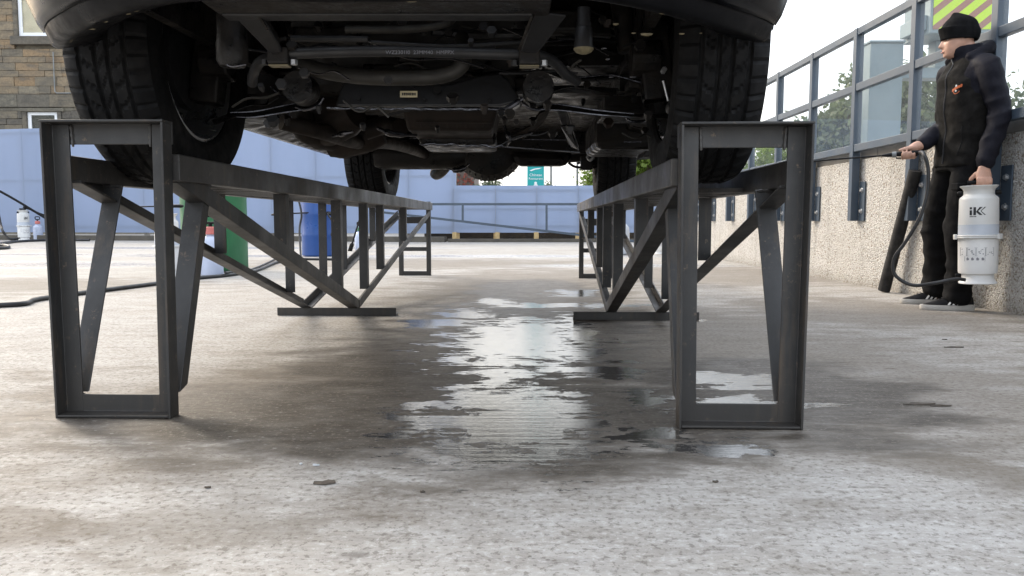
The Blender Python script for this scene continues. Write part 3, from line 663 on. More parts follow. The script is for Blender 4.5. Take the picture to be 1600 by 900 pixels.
# ------------------------------------------------------------------ steel inspection ramps
def ramp(name, label, loc, yaw, L, mid, dz=0):
    rt = thing(name, label, 'car ramp', loc, -yaw, 'steel car ramps under the car')
    hw = .147; T = .745 + dz; D = .665 + dz; B = D - .067
    up = Vector((0,0,1))
    # front frame: four angle irons, flange outward toward the front
    for sgn in (-1, 1):
        q = MB(); q.angle((sgn*hw, 0, .0), (sgn*(hw+.006), 0, T - .0066), (-sgn*.048, 0, 0), (0, -.05, 0)); q.build('front_upright', STEEL, rt, bevel=.0015)
    q = MB(); q.angle((-hw-.0065, .0066, T), (hw+.0065, .0066, T), (0,0,-.056), (0,-.0575,0)); q.build('front_top_bar', STEEL, rt, bevel=.0015)
    q = MB(); q.angle((-hw+.0065, .001, .0025), (hw-.0065, .001, .0025), (0,0,.05), (0,-.052,0)); q.build('front_foot_bar', STEEL, rt, bevel=.0015)
    for sgn in (-1, 1):
        x = sgn*hw
        # deck side rail
        q = MB(); q.box((x - .020, .008, B), (x + .020, L, D)); q.build('deck_rail', STEEL_DECK, rt, bevel=.003)
        # raking front leg
        q = MB(); q.angle((x - sgn*.004, .225, B - .001), (x - sgn*.001, .012, .055), (-sgn*.052, 0, 0), (0, .048, .012)); q.build('raking_leg', STEEL, rt, bevel=.0015)
        # long diagonals (vertical web plus inner flange)
        q = MB(); q.angle((x + sgn*.002, .03, B - .004), (x + sgn*.002, mid, .036), (0,0,.052), (-sgn*.05,0,0), .007); q.build('diagonal_brace', STEEL, rt, bevel=.0015)
        q = MB(); q.angle((x + sgn*.002, mid + .02, .036), (x + sgn*.002, L - .05, B - .05), (0,0,.045), (-sgn*.045,0,0), .007); q.build('diagonal_brace', STEEL, rt, bevel=.0015)
        for yy in (.98, 1.85, 2.48, 2.98, 3.92):
            zb = B - (B - .036) * min(yy/mid, 1) if yy < mid else .036 + (B - .086) * (yy - mid)/(L - mid)
            q = MB(); q.angle((x - sgn*.010, yy, max(.04, zb + .03)), (x - sgn*.010, yy, B - .0005), (-sgn*.046,0,0), (0,.046,0), .006); q.build('upright', STEEL, rt, bevel=.0015)
    # mid foot
    fo = .035 if loc[0] < 0 else 0
    q = MB(); q.angle((-.315 + fo, mid - .02, 0.001), (.315 + fo, mid - .02, 0.001), (0,0,.042), (0,.06,0), .008); q.build('foot_plate', STEEL, rt, bevel=.002)
    for sgn in (-1, 1):                      # weld beads where the members meet
        x = sgn*hw
        for a, b_ in (((x - sgn*.05, .222, B - .003), (x, .226, B - .003)), ((x - sgn*.048, mid - .022, .0435), (x + sgn*.004, mid - .022, .0445)), ((x - sgn*.05, .0, .052), (x - sgn*.004, -.001, .052)), ((x - sgn*.049, -.0008, T - .062), (x - sgn*.046, -.0012, T - .008))):
            q = MB(); P = [Vector(a) + (Vector(b_) - Vector(a))*k/9 for k in range(10)]; q.tube(P, [.0028 + .0012*((k*7) % 3) for k in range(10)], 6); q.build('weld_bead', STEEL_DECK, rt, True)
    # far-end frame
    for sgn in (-1, 1):
        q = MB(); q.box((sgn*(hw-.02) - .02, L + .001, 0), (sgn*(hw-.02) + .02, L + .041, D + .012)); q.build('rear_upright', STEEL, rt, bevel=.002)
    for z0, z1 in ((.002,.040), (.225,.262), (B - .12, B - .06)):
        q = MB(); q.box((-hw + .0405, L + .004, z0), (hw - .0405, L + .036, z1)); q.build('rear_crossbar', STEEL, rt, bevel=.002)
    q = MB(); q.box((-hw + .0405, L + .005, D - .05), (hw - .0405, L + .030, D)); q.build('rear_crossbar', STEEL, rt, bevel=.002)
    # deck of flat bars laid across
    me = None; yy = .50; k = 0
    while yy < L - .06:
        if me is None:
            q = MB(); q.box((-hw + .0205, -.012, 0), (hw - .0205, .012, .012)); o = q.build('grating_bar', STEEL_DECK, rt); me = o.data
        else:
            o = bpy.data.objects.new('grating_bar', me); COL.objects.link(o); o.parent = rt
        o.location = (0, yy, B + .004 + random.uniform(-.001,.001)); yy += .060
    return rt
ramp('steel_ramp', 'dark steel truss ramp under the left wheels of the car', (-1.006, 2.034, 0), math.atan(.115/5.4), 5.31, 2.18, .0)
ramp('steel_ramp', 'dark steel truss ramp under the right wheels near the wall', (.549, 1.927, 0), math.atan(.185/5.1), 5.05, 2.09, -.018)

# ------------------------------------------------------------------ the car on the ramps
CX, CY, CZ, CRZ = -.245, 2.42, .600, -.043
car = thing('parked_car', 'black car seen from below standing on two steel ramps', 'car', (CX, CY, CZ), CRZ)
def chain(P, n=10): return catmull(P, n)
# bumper: plan curve of its lower edge swept with a vertical section
half = [(0,-.845),(.22,-.84),(.42,-.795),(.60,-.70),(.74,-.585),(.82,-.495),(.862,-.43)]
plan = [(-x, y) for x, y in reversed(half[1:])] + half
plan = chain([(x, y, 0) for x, y in plan], 6)
sec = [(-.075,.350),(-.06,.342),(-.03,.330),(0,.322),(.012,.326),(.026,.350),(.030,.356),(.048,.375),(.078,.43),(.095,.52),(.09,.62),(.05,.70),(-.06,.76)]
rows = []
for i, p in enumerate(plan):
    d = (plan[min(i+1, len(plan)-1)] - plan[max(i-1, 0)]).normalized(); nrm = Vector((d.y, -d.x, 0))
    e = abs(p.x) / .862
    row = []
    for o, z in sec:
        lift = .016*math.sin(math.pi*min(1, e*1.05))**2 if z < .36 else 0
        tip = max(0, (e - .8)/.2)
        row.append((p.x + nrm.x*o*(1-.3*tip) - (nrm.x*(-o)*tip*.8 if o < 0 else 0), p.y + nrm.y*o*(1-.3*tip), z + lift + tip*.008))
    rows.append(row)
q = MB(); q.grid([r[6:] for r in rows]); q.build('front_bumper', PAINT, car, 55, solid=-.012)
q = MB(); q.grid([r[:7] for r in rows]); lw = q.build('bumper_lower_lip', TRIM, car, 55, solid=-.008)
# wet residue beading along the lower edge of the bumper
q = MB(); rr = random.Random(11)
for i in range(60):
    r_ = rows[rr.randrange(4, len(rows)-4)]; p = Vector(r_[3]) + Vector((rr.uniform(-.015,.015), rr.uniform(.0,.02), -.002)); a = rr.uniform(.003,.011)
    q.lathe([(0,-.002),(a,-.0005),(a*.6,.001),(0,.0015)], 6, p, Matrix.Diagonal((1.5,.8,1)))
o = q.build('residue', CREAM, lw); o['kind'] = 'stuff'
for sx in (-1, 1):
    # fog lamp recess with bright surround
    q = MB(); P = []
    for k in range(25):
        a = 2*math.pi*k/24; x = .56 + .11*math.cos(a); z = .475 + .045*math.sin(a) 
        yb = -.765 + (x-.56)*.75
        P.append((sx*x, yb - .028, z))
    q.tube(P, .005, 6, cap=False); fl = q.build('fog_lamp_surround', CHROME, car, True)
    q = MB(); q.lathe([(0,0),(.05,.004),(.055,.03)], 16, (sx*.56, -.775, .475), Matrix.Rotation(R(90), 3, 'X')); q.build('fog_lamp', BLACKPL, fl, True)
    # body side with wheel arches
    side = [(-.42,.355)]
    for k in range(13):
        a = math.pi*(1 - k/12); side.append((.425*math.cos(a), .37 + .425*math.sin(a)) )
    side += [(.425,.27),(2.375,.27)]
    for k in range(13):
        a = math.pi*(1 - k/12); side.append((2.8 + .425*math.cos(a), .37 + .425*math.sin(a)))
    side += [(3.25,.42),(3.56,.62),(3.60,1.05),(1.0,1.12),(.45,1.08),(-.35,.98),(-.60,.88),(-.62,.76),(-.43,.72)]
    q = MB(); q.prism([(sx*.845, y, z) for y, z in side], (sx*.045, 0, 0)); q.build('side_panel', PAINT, car, bevel=.012)
    q = MB(); q.prism([(sx*.70, .50, .30), (sx*.855, .50, .262), (sx*.855, .50, .34), (sx*.70, .50, .40)], (0, 1.85, 0)); q.build('sill', UNDER, car, bevel=.01)
    for yc in (0, 2.8):
        rows_ = []
        for k in range(15):
            a = math.pi*(.84 - .86*k/14); rows_.append([(sx*x, yc + .42*math.cos(a), .37 + .42*math.sin(a)) for x in (.60,.70,.80,.86)])
        q = MB(); q.grid(rows_); q.build('wheel_liner', BLACKPL, car, True, solid=.004)
q = MB(); q.prism([(-.86,-.63,.80),(-.86,-.55,.93),(-.86,.50,1.07),(-.86,.50,.98),(-.86,-.5,.78)], (1.72,0,0)); q.build('bonnet', PAINT, car, bevel=.01)
q = MB(); q.hexa([(-.86,.51,1.09),(.86,.51,1.09),(.86,3.58,1.09),(-.86,3.58,1.09),(-.68,1.25,1.70),(.68,1.25,1.70),(.68,3.35,1.72),(-.68,3.35,1.72)]); q.build('cabin', PAINT, car, bevel=.03)
q = MB(); q.box((-.86,3.45,.66),(.86,3.56,1.05)); q.build('tailgate', PAINT, car, bevel=.01)
q = MB(); q.hexa([(-.84,3.40,.62),(.84,3.40,.62),(.84,3.60,.63),(-.84,3.60,.63),(-.84,3.40,.80),(.84,3.40,.80),(.84,3.66,.80),(-.84,3.66,.80)]); q.build('rear_bumper', PAINT, car, bevel=.02)
q = MB(); q.box((-.70,-.60,.68),(.70,.50,.71)); q.box((-.60,.501,.44),(.60,2.55,.47)); q.box((-.60,2.551,.62),(.60,3.40,.65)); q.box((-.60,2.52,.471),(.60,2.55,.65)); q.box((-.70,.505,.40),(-.602,2.30,.44)); q.box((.602,.505,.40),(.70,2.30,.44)); q.box((-.60,.46,.441),(.60,.4995,.685)); q.build('floor_pan', UNDER, car)
for x in (-.63, .60):
    q = MB(); q.box((x,-.62,.40),(x+.03,.5,.68)); q.build('inner_wing', UNDER, car)

# wheels
TR, TW = .372, .235
def tyre_mb(seed):
    rd = random.Random(seed); q = MB(); N = 260
    ws = []
    hw = TW/2
    for u in np.linspace(-1, 1, 45): ws.append(u*hw*.90)
    grooves = (-.058, -.019, .019, .058)
    def rad(w, k):
        au = abs(w)/hw; r = TR - .016*max(0, (au - .55)/.35)**2
        for g_ in grooves:
            if abs(w - g_) < .0052: return r - .008
        if au > .56 and k % 5 == 0: return r - .007
        if .20 < au < .47 and (k + 2 + int(au*12)) % 6 == 0: return r - .006
        if au < .13 and (k + int(w*200)) % 6 == 0: return r - .005
        return r
    sidew = [(hw*.96,-.024),(hw*1.0,-.055),(hw*1.0,-.085),(hw*.93,-.118),(hw*.86,-.128)]
    rows = []
    for k in range(N):
        a = 2*math.pi*k/N; ca, sa = math.cos(a), math.sin(a)
        prof = [(-w, TR + d) for w, d in reversed(sidew)] + [(w, rad(w + .002*math.sin(w*90), k)) for w in ws] + [(w, TR + d) for w, d in sidew]
        rows.append([(w, r*ca, r*sa) for w, r in prof])
    rows.append(rows[0]); q.grid(rows); return q
T_me = None
for lab, cxy, ax in (('fl',(-.792,0),-1), ('fr',(.792,0),1), ('rl',(-.775,2.80),-1), ('rr',(.775,2.80),1)):
    q = MB(); M = Matrix.Rotation(R(90)*ax, 3, 'Y')
    q.lathe([(.0,.06),(.05,.065),(.07,.05),(.19,.045),(.225,.07),(.243,.095),(.245,.08),(.235,-.05),(.245,-.095),(.235,-.10),(.222,-.05),(.215,.02),(.10,.03),(0,.03)], 40, (0,0,0), M)
    for k in range(5):
        a = 2*math.pi*k/5; q.obox((.052*ax, .14*math.cos(a), .14*math.sin(a)), (.010,.026,.075), Matrix.Rotation(a - R(90), 3, 'X'))
    w_ = q.build('wheel', ALLOY, car, True); w_.location = (cxy[0], cxy[1], TR + .008); w_.rotation_euler = (random.random()*6, 0, 0)
    if T_me is None: o = tyre_mb(1).build('tyre', RUBBER, w_, 25); T_me = o.data
    else: o = bpy.data.objects.new('tyre', T_me); COL.objects.link(o); o.parent = w_
    # brake disc, hub carrier and strut
    q = MB(); q.lathe([(0,-.075),(.15,-.075),(.15,-.05),(0,-.05)], 28, (cxy[0], cxy[1], TR + .008), M); q.build('brake_disc', UNDERB, car, True)
    q = MB(); q.bar((cxy[0] - ax*.115, cxy[1], .25), (cxy[0] - ax*.16, cxy[1] + .02, .62), .09, .07, (0,1,0)); q.lathe([(0,0),(.06,0),(.055,.09),(0,.09)], 16, (cxy[0] - ax*.20, cxy[1], TR), M); q.build('hub_carrier', UNDER, car, bevel=.008)
    q = MB(); q.tube([(cxy[0] - ax*.20, cxy[1] + .03, .40), (cxy[0] - ax*.25, cxy[1] + .05, .72)], .035, 12); q.build('damper', UNDER, car, True)

# underbody pieces, measured from the photograph at their own distance behind the bumper
def U(name, q, m, smooth=False, bevel=0, parent=None): return q.build(name, m, parent or car, smooth, bevel, world=True)
q = MB(); q.bar(at(352,22,1.86), at(832,22,1.86), .05, .020); U('front_crossmember', q, UNDERB, bevel=.004)
q = MB(); q.bar(at(330,10,1.80), at(860,10,1.80), .12, .012); U('splash_shield', q, UNDER, bevel=.004)
for pts in ([(356,16),(404,16),(436,70),(441,82),(424,86),(414,76)], [(836,18),(886,24),(846,76),(838,84),(814,81),(815,72)]):
    P = [at(x, y, 1.84 + (y - 16)/70*.14) for x, y in pts]
    q = MB(); q.prism(P, (0,.012,.004)); U('support_bracket', q, UNDERB, bevel=.004)
    x0 = min(p[0] for p in pts); inner = 1 if x0 < 800 else -1
    # folded flange on the inner edge of each bracket
    a, b_ = (pts[1], pts[2]) if x0 < 600 else (pts[0], pts[5])
    q = MB(); q.bar(at(a[0], a[1], 1.85), at(b_[0], b_[1], 1.99), .006, .03, (0,1,0)); U('bracket_flange', q, UNDER)
q = MB(); q.tube([at(394,131,2.16), at(396,116,2.13), at(405,98,2.08), at(424,89,2.02), at(450,84,2.0), at(600,80,2.0), at(800,85,2.0), at(838,86,2.02), at(866,97,2.08), at(884,116,2.12), at(902,128,2.16)], .0135, 12, 6); arb = U('anti_roll_bar', q, UNDERB, True)
for px, py in ((437,89),(827,90)):
    c = at(px, py, 2.0); q = MB(); q.box(c - Vector((.026,.022,.020)), c + Vector((.026,.022,.020))); br = U('bar_clamp', q, UNDER, bevel=.006)
    q = MB(); q.box(c + Vector((-.024,-.016,-.0235)), c + Vector((.024,.016,-.0203))); U('clamp_residue', q, CREAM, parent=br, bevel=.001)
    for s_ in (-1, 1):
        q = MB(); q.lathe([(0,-.012),(.009,-.012),(.009,.0),(0,.0)], 6, c + Vector((s_*.036, -.005, -.008))); U('clamp_bolt', q, GALV if s_ > 0 else UNDERB, parent=br)
c = at(656, 82.0, 1.984)
tm = text_mesh('stencil', 'WZ2301I0  23MM40  HMPPX', .0135, INKG, car, Matrix.Identity(4), .0002)
rootM = Matrix.Translation((CX, CY, CZ)) @ Matrix.Rotation(CRZ, 4, 'Z')
tm.data.transform(rootM.inverted() @ Matrix.Translation(c) @ Matrix.Rotation(R(76), 4, 'X')); tm.data.materials.clear(); tm.data.materials.append(INKG)
q = MB(); q.tube([at(470,100,2.3), at(510,112,2.26), at(570,120,2.22), at(640,121,2.2), at(685,119,2.2), at(712,110,2.2), at(724,96,2.2), at(724,80,2.24), at(722,60,2.3)], .0215, 14, 6); U('coolant_hose', q, HOSEM, True)
q = MB(); q.tube([at(540,46,2.1), at(620,46,2.1), at(680,41,2.1), at(706,31,2.12), at(716,10,2.16)], .010, 10, 6); U('coolant_pipe', q, HOSEM, True)
q = MB(); q.tube([at(455,60,2.1), at(575,61,2.1)], .008, 8); q.tube([at(580,66,2.06), at(700,72,2.06), at(815,66,2.1)], .005, 8, 4); U('cable_run', q, UNDERB, True)
# subframe
P = [(524,166),(530,142),(540,124),(556,118),(590,130),(660,133),(705,131),(745,119),(782,114),(796,126),(812,152),(806,160),(780,166)]
q = MB(); q.prism([at(x, y, 2.38 - (y-114)/60*.04) for x, y in P], (0,.16,.02)); sf = U('subframe', q, UNDERB, bevel=.006)
q = MB(); q.box(at(625,152,2.336) , at(652,142,2.336) + Vector((0,.002,0))); st = U('sticker', q, STICKER, parent=sf)
a = at(628,149,2.3345); b_ = at(649,145,2.3345); q = MB(); rr = random.Random(2); x = a.x
while x < b_.x: w_ = rr.uniform(.0008,.003); q.box((x, a.y, a.z), (x + w_, a.y + .0012, b_.z)); x += w_ + rr.uniform(.0008,.002)
U('print', q, INK, parent=st)
for px, py, r_ in ((663,155,.006),(765,157,.006),(683,140,.013),(560,155,.006)):
    q = MB(); q.lathe([(0,-.004),(r_,-.004),(r_,.004),(0,.004)], 10, at(px,py,2.343), Matrix.Rotation(R(90),3,'X')); U('subframe_hole', q, BLACKPL, parent=sf)
q = MB(); rr = random.Random(4); P = []
for x in range(512, 784, 9): P.append(at(x + rr.uniform(-2,2), 169.5 + rr.uniform(-1,1) + (x-512)*.008, 2.34))
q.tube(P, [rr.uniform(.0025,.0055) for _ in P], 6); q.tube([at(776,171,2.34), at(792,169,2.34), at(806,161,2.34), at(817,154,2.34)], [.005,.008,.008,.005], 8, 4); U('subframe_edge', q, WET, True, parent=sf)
# arm bushes, lower control arms
for px, sgn in ((477,-1),(840,1)):
    c = at(px,143,2.36); Mx = Matrix.Rotation(R(90),3,'X')
    q = MB(); q.lathe([(.0,-.012),(.010,-.012),(.012,-.002),(.028,-.002),(.031,.006),(.038,.006),(.043,-.004),(.045,.01),(.043,.09),(0,.09)], 28, c, Mx); bs = U('arm_bush', q, UNDER, 35)
    q = MB(); q.lathe([(0,-.018),(.011,-.018),(.011,-.012),(0,-.012)], 6, c, Mx); U('bush_bolt', q, UNDERB, parent=bs)
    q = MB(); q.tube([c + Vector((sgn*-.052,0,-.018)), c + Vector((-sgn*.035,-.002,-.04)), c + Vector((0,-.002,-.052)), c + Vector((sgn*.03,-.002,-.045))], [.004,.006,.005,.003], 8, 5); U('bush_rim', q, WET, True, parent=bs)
    if sgn < 0: top = [(470,160),(440,166),(400,174),(360,176),(330,188)]; bot = [(500,168),(450,174),(400,182),(370,182),(335,196)]
    else: top = [(848,162),(880,164),(930,172),(990,178),(1050,176)]; bot = [(836,170),(880,172),(930,178),(985,182),(1050,186)]
    q = MB(); rw = []
    for (x0,y0),(x1,y1) in zip(top, bot): rw.append([at(x0,y0,2.40), at(x0,y0,2.56), at(x1,y1,2.52), at(x1,y1,2.36)])
    q.loft(rw); U('lower_control_arm', q, UNDER, bevel=.004)
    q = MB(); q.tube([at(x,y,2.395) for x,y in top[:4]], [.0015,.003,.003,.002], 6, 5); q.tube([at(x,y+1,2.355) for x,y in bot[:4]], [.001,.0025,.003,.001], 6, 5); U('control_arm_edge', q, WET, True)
# exhaust and catalysers, left
q = MB(); q.lathe([(0,-.12),(.05,-.11),(.082,-.07),(.088,0),(.086,.08),(.07,.12),(0,.13)], 20, at(512,190,2.95), Matrix.Rotation(R(70),3,'Y') @ Matrix.Rotation(R(20),3,'X')); U('catalyser', q, RUSTY, True)
q = MB(); q.tube([at(452,170,2.8), at(470,186,2.85), at(480,205,2.9), at(520,218,3.0)], .045, 14, 5); q.tube([at(570,205,3.1), at(600,196,3.1), at(625,200,3.0)], .035, 12, 5); U('exhaust_downpipe', q, RUSTY, True)
q = MB(); q.lathe([(0,-.13),(.05,-.12),(.07,-.07),(.072,.06),(.06,.11),(0,.12)], 18, at(556,214,3.25), Matrix.Rotation(R(75),3,'Y')); U('catalyser', q, RUSTY, True)
q = MB(); q.tube([at(440,190,2.7), at(500,205,2.8), at(560,222,3.2), at(620,226,3.9), at(690,250,5.2)], .028, 12, 6); U('exhaust_pipe', q, RUSTY, True)
q = MB(); q.tube([at(590,200,2.8), at(604,206,2.78), at(620,210,2.78), at(652,212,2.78)], [.006,.012,.010,.005], 8, 4); q.tube([at(520,213,2.8), at(536,209,2.78), at(552,206,2.78)], [.004,.010,.006], 8, 4); U('heat_shield_edge', q, WET, True)
# gearbox sump
a, b_ = at(636,206,2.70), at(778,172,2.70)
q = MB(); q.hexa([(a.x,2.70,a.z+.004),(b_.x-.02,2.70,a.z+.004),(b_.x-.03,3.3,a.z-.02),(a.x+.02,3.3,a.z-.02),(a.x-.01,2.66,b_.z),(b_.x,2.66,b_.z),(b_.x,3.3,b_.z+.06),(a.x,3.3,b_.z+.06)]); gb = U('gearbox_sump', q, RUSTY, bevel=.012)
q = MB()
for i in range(8): x = 655 + i*14; q.bar(at(x,181,2.682), at(x+3,200,2.695), .005, .008, (0,-1,0))
q.bar(at(650,190,2.682), at(768,192,2.682), .005, .006, (0,-1,0)); U('casting_rib', q, RUSTY, parent=gb)
q = MB(); q.box(at(655,226,2.9), at(775,206,2.9) + Vector((0,.3,0))); U('transfer_case', q, UNDER, bevel=.012)
q = MB(); rr = random.Random(9); P = [at(x + rr.uniform(-2,2), 225 + rr.uniform(-2,2) + (x-655)*.03, 2.89) for x in range(655, 790, 7)]; q.tube(P, [rr.uniform(.002,.006) for _ in P], 6); U('transfer_case_edge', q, WET, True)
q = MB(); q.tube([at(788,196,2.8), at(792,208,2.8), at(796,218,2.8), at(792,228,2.85)], [.006,.010,.008,.004], 7, 4); U('wiring_loom', q, WET, True)
# right-hand braces, pipes, wet plates
q = MB(); q.prism([at(868,168,2.9), at(884,168,2.9), at(905,232,3.3), at(888,226,3.3)], (0,.02,.01)); pl = U('brace_plate', q, UNDERB, bevel=.003)
q = MB(); q.prism([at(876,196,3.04), at(888,194,3.04), at(902,232,3.28), at(892,228,3.28)], (0,-.004,-.004)); U('wet_patch', q, WET, parent=pl)
q = MB(); q.tube([at(888,172,2.9), at(892,190,3.0), at(904,234,3.3)], .0025, 6); U('brake_line', q, WET, True)
q = MB(); q.prism([at(818,218,3.0), at(800,212,3.0), at(828,198,2.9), at(842,178,2.8), at(862,168,2.8), at(852,188,2.9), at(840,202,2.95)], (0,.03,.01)); U('bracing_arm', q, RUSTY, bevel=.003)
q = MB(); q.bar(at(800,217,2.99), at(832,207,2.95), .012, .012, w1=.008, h1=.008); U('arm_edge', q, WET, bevel=.003)
for p0, p1, r_ in ((( 804,217.5,3.1),(884,219,3.1),.0035), ((780,229,3.0),(905,238,3.4),.0035), ((640,216,3.0),(735,216.5,3.0),.002)):
    q = MB(); q.tube([at(*p0), at(*p1)], r_, 6); U('fuel_line', q, WET, True)
q = MB(); q.tube([at(976,181,2.7), at(981,187,2.7), at(990,190,2.7), at(1003,189.5,2.7), at(1012,185,2.7)], [.003,.005,.005,.005,.004], 8, 5); U('hook', q, WET, True)
q = MB(); q.box(at(945,178,2.6), at(1035,150,2.6) + Vector((0,.25,0)))
for i in range(5): q.bar(at(950,154+i*5,2.59), at(1000,155+i*5,2.59), .006, .004, (0,-1,0))
U('skid_plate', q, UNDER, bevel=.006)
q = MB(); q.box(at(930,232,3.6), at(1040,180,3.6) + Vector((0,.5,0))); U('side_tank', q, UNDER, bevel=.03)
q = MB(); q.bar(at(975,222,3.55), at(1002,222,3.55), .01, .006); U('tank_strap_edge', q, WET)
q = MB(); q.prism([at(1008,236,3.5), at(1030,234,3.5), at(1028,243,3.5), at(1005,245,3.5)], (0,.2,0)); U('jacking_point', q, UNDER, bevel=.004)
# washer bottle / oil filter with cream rim
c = at(912,62,1.98)
q = MB(); q.lathe([(0,.075),(.016,.075),(.016,.045),(.018,.04),(.018,.030),(.021,.026),(.022,.0),(.024,-.02),(0,-.02)], 18, c); of = U('oil_filter', q, UNDERB, 35)
q = MB(); q.lathe([(.0245,-.0205),(.025,-.023),(.019,-.030),(.009,-.034),(0,-.035)], 14, c); U('filter_residue', q, CREAM, 35, parent=of)
q = MB(); q.tube([at(908,94,1.98), at(898,100,2.0), at(893,106,2.02)], .003, 6, 4); U('drain_tube', q, HOSEM, True)
c = at(363,82,2.0)
q = MB(); q.lathe([(0,.09),(.035,.09),(.036,.03),(.038,.02),(.038,-.02),(.03,-.034),(0,-.036)], 20, c); U('horn', q, UNDER, 35)
q = MB(); q.tube([at(350,98,1.98), at(362,104,1.97), at(384,101,1.98)], .0025, 6, 4); U('horn_edge', q, WET, True)
# right drop link and ball joint
q = MB(); q.tube([at(1036,126,2.28), at(1044,158,2.28)], .0035, 8); U('drop_link', q, GALV, True)
c = at(1049,170,2.26); q = MB(); q.lathe([(0,-.022),(.008,-.02),(.009,-.006),(.016,-.004),(.018,.012),(.014,.03),(0,.03)], 16, c, Matrix.Rotation(R(80),3,'X')); U('ball_joint', q, UNDERB, 35)
for px, py in ((1037,110),(1064,112),(1072,115)):
    q = MB(); q.lathe([(0,-.010),(.008,-.009),(.008,.01),(0,.01)], 6, at(px,py,2.25), Matrix.Rotation(R(80),3,'X')); U('hub_bolt', q, GALV)
# rear axle, differential, silencer, fuel tank
q = MB(); q.tube([at(560,244,5.2), at(690,236,5.2), at(840,242,5.2), at(925,240,5.2)], [.05,.06,.06,.05], 14); U('rear_axle', q, UNDER, True)
c = at(764,238,5.15); q = MB(); q.lathe([(0,-.16),(.08,-.15),(.17,-.10),(.225,-.02),(.235,.03),(.20,.10),(.10,.14),(0,.15)], 26, c + Vector((0,0,.05)), Matrix.Rotation(R(90),3,'X')); df = U('differential', q, UNDER, 30)
q = MB()
for i in range(9): a = R(225 + i*11); q.bar(c + Vector((.215*math.cos(a), -.08, .05 + .215*math.sin(a))), c + Vector((.236*math.cos(a), .0, .05 + .236*math.sin(a))), .007, .008, (0,0,1))
q.tube([c + Vector((-.07,-.155,.0)), c + Vector((0,-.16,-.02)), c + Vector((.07,-.155,.0))], .004, 6, 5); U('differential_rib', q, UNDERB, parent=df)
c = at(672,250,4.7); q = MB(); q.lathe([(0,-.33),(.07,-.32),(.085,-.27),(.085,.16),(.07,.21),(0,.22)], 22, c + Vector((0,0,.03)), Matrix.Rotation(R(90),3,'Y')); U('silencer', q, UNDER, True)
q = MB(); q.tube([at(696,263,4.62), at(712,266,4.62), at(724,263,4.62), at(733,256,4.64)], [.004,.016,.018,.005], 10, 5); U('silencer_band', q, WET, True)
q = MB(); q.tube([at(700,252,5.2), at(690,266,5.3), at(683,271,5.4), at(681,271,5.55)], .042, 14, 5); U('exhaust_tip', q, UNDER, True)
a5 = Vector((0,.22,.05))
q = MB(); q.hexa([at(805,262,5.0), at(886,262,5.0), at(886,262,5.0)+a5, at(805,262,5.0)+a5, at(795,235,5.0), at(897,240,5.0), at(897,240,5.0)+a5, at(795,235,5.0)+a5]); U('heat_shield', q, UNDER, bevel=.04)
q = MB(); q.hexa([at(575,256,5.0), at(645,258,5.0), at(645,258,5.0)+a5, at(575,256,5.0)+a5, at(560,230,5.0), at(700,230,5.0), at(700,230,5.0)+a5, at(560,230,5.0)+a5]); U('axle_shield', q, UNDER, bevel=.02)
a5 = Vector((0,.04,0))
q = MB(); q.hexa([at(560,238,5.02), at(935,240,5.02), at(935,240,5.02)+a5, at(560,238,5.02)+a5, at(545,178,5.02), at(960,170,5.02), at(960,170,5.02)+a5, at(545,178,5.02)+a5]); U('rear_subframe', q, UNDER, bevel=.01)
q = MB(); q.box(at(908,265,5.0), at(926,243,5.0) + Vector((0,.08,0))); q.box(at(902,256,5.0), at(907,253,5.0) + Vector((0,.05,0))); cal = U('brake_caliper', q, UNDER, bevel=.008)
q = MB(); q.tube([at(918,244,4.98), at(922,250,4.97), at(928,246,4.97)], .012, 8, 4); U('caliper_bolt', q, GALV, True, parent=cal)
q = MB(); q.tube([at(888,254,5.0), at(897,260,5.0), at(908,262,5.0)], .008, 8, 4); q.tube([at(926,262,5.0), at(934,259,5.0), at(944,250,5.0)], .008, 8, 4); U('brake_hose', q, UNDER, True)
# left chassis edge, uneven under-sill line
rr = random.Random(21); P = []
for k in range(14):
    f_ = k/13; P.append((360 + 205*f_, 186 + 54*f_ + rr.uniform(-1.5,1.5), 2.9 + 2.1*f_))
q = MB(); rw = []
for x, y, Y in P: c = at(x, y, Y); rw.append([c + Vector((0,0,0)), c + Vector((.26,0,.0)), c + Vector((.30,0,.12)), c + Vector((0,0,.10))])
q.loft(rw); U('chassis_rail', q, UNDER)
for k, (x, y, Y) in enumerate(((440,208,3.7),(524,232,4.5),(498,222,4.2))):
    c = at(x, y, Y); q = MB(); q.box(c + Vector((0,-.06,-.018)), c + Vector((.10,.08,.02))); U('jacking_point', q, UNDER, bevel=.008)
q = MB(); q.bar(at(418,187,2.75), at(444,188,2.75), .012, .010); U('heat_shield_edge', q, WET, bevel=.003)
q = MB(); q.tube([at(322,190,2.55), at(332,178,2.5), at(336,170,2.5)], [.004,.010,.004], 8, 4); U('ball_joint_boot', q, WET, True)
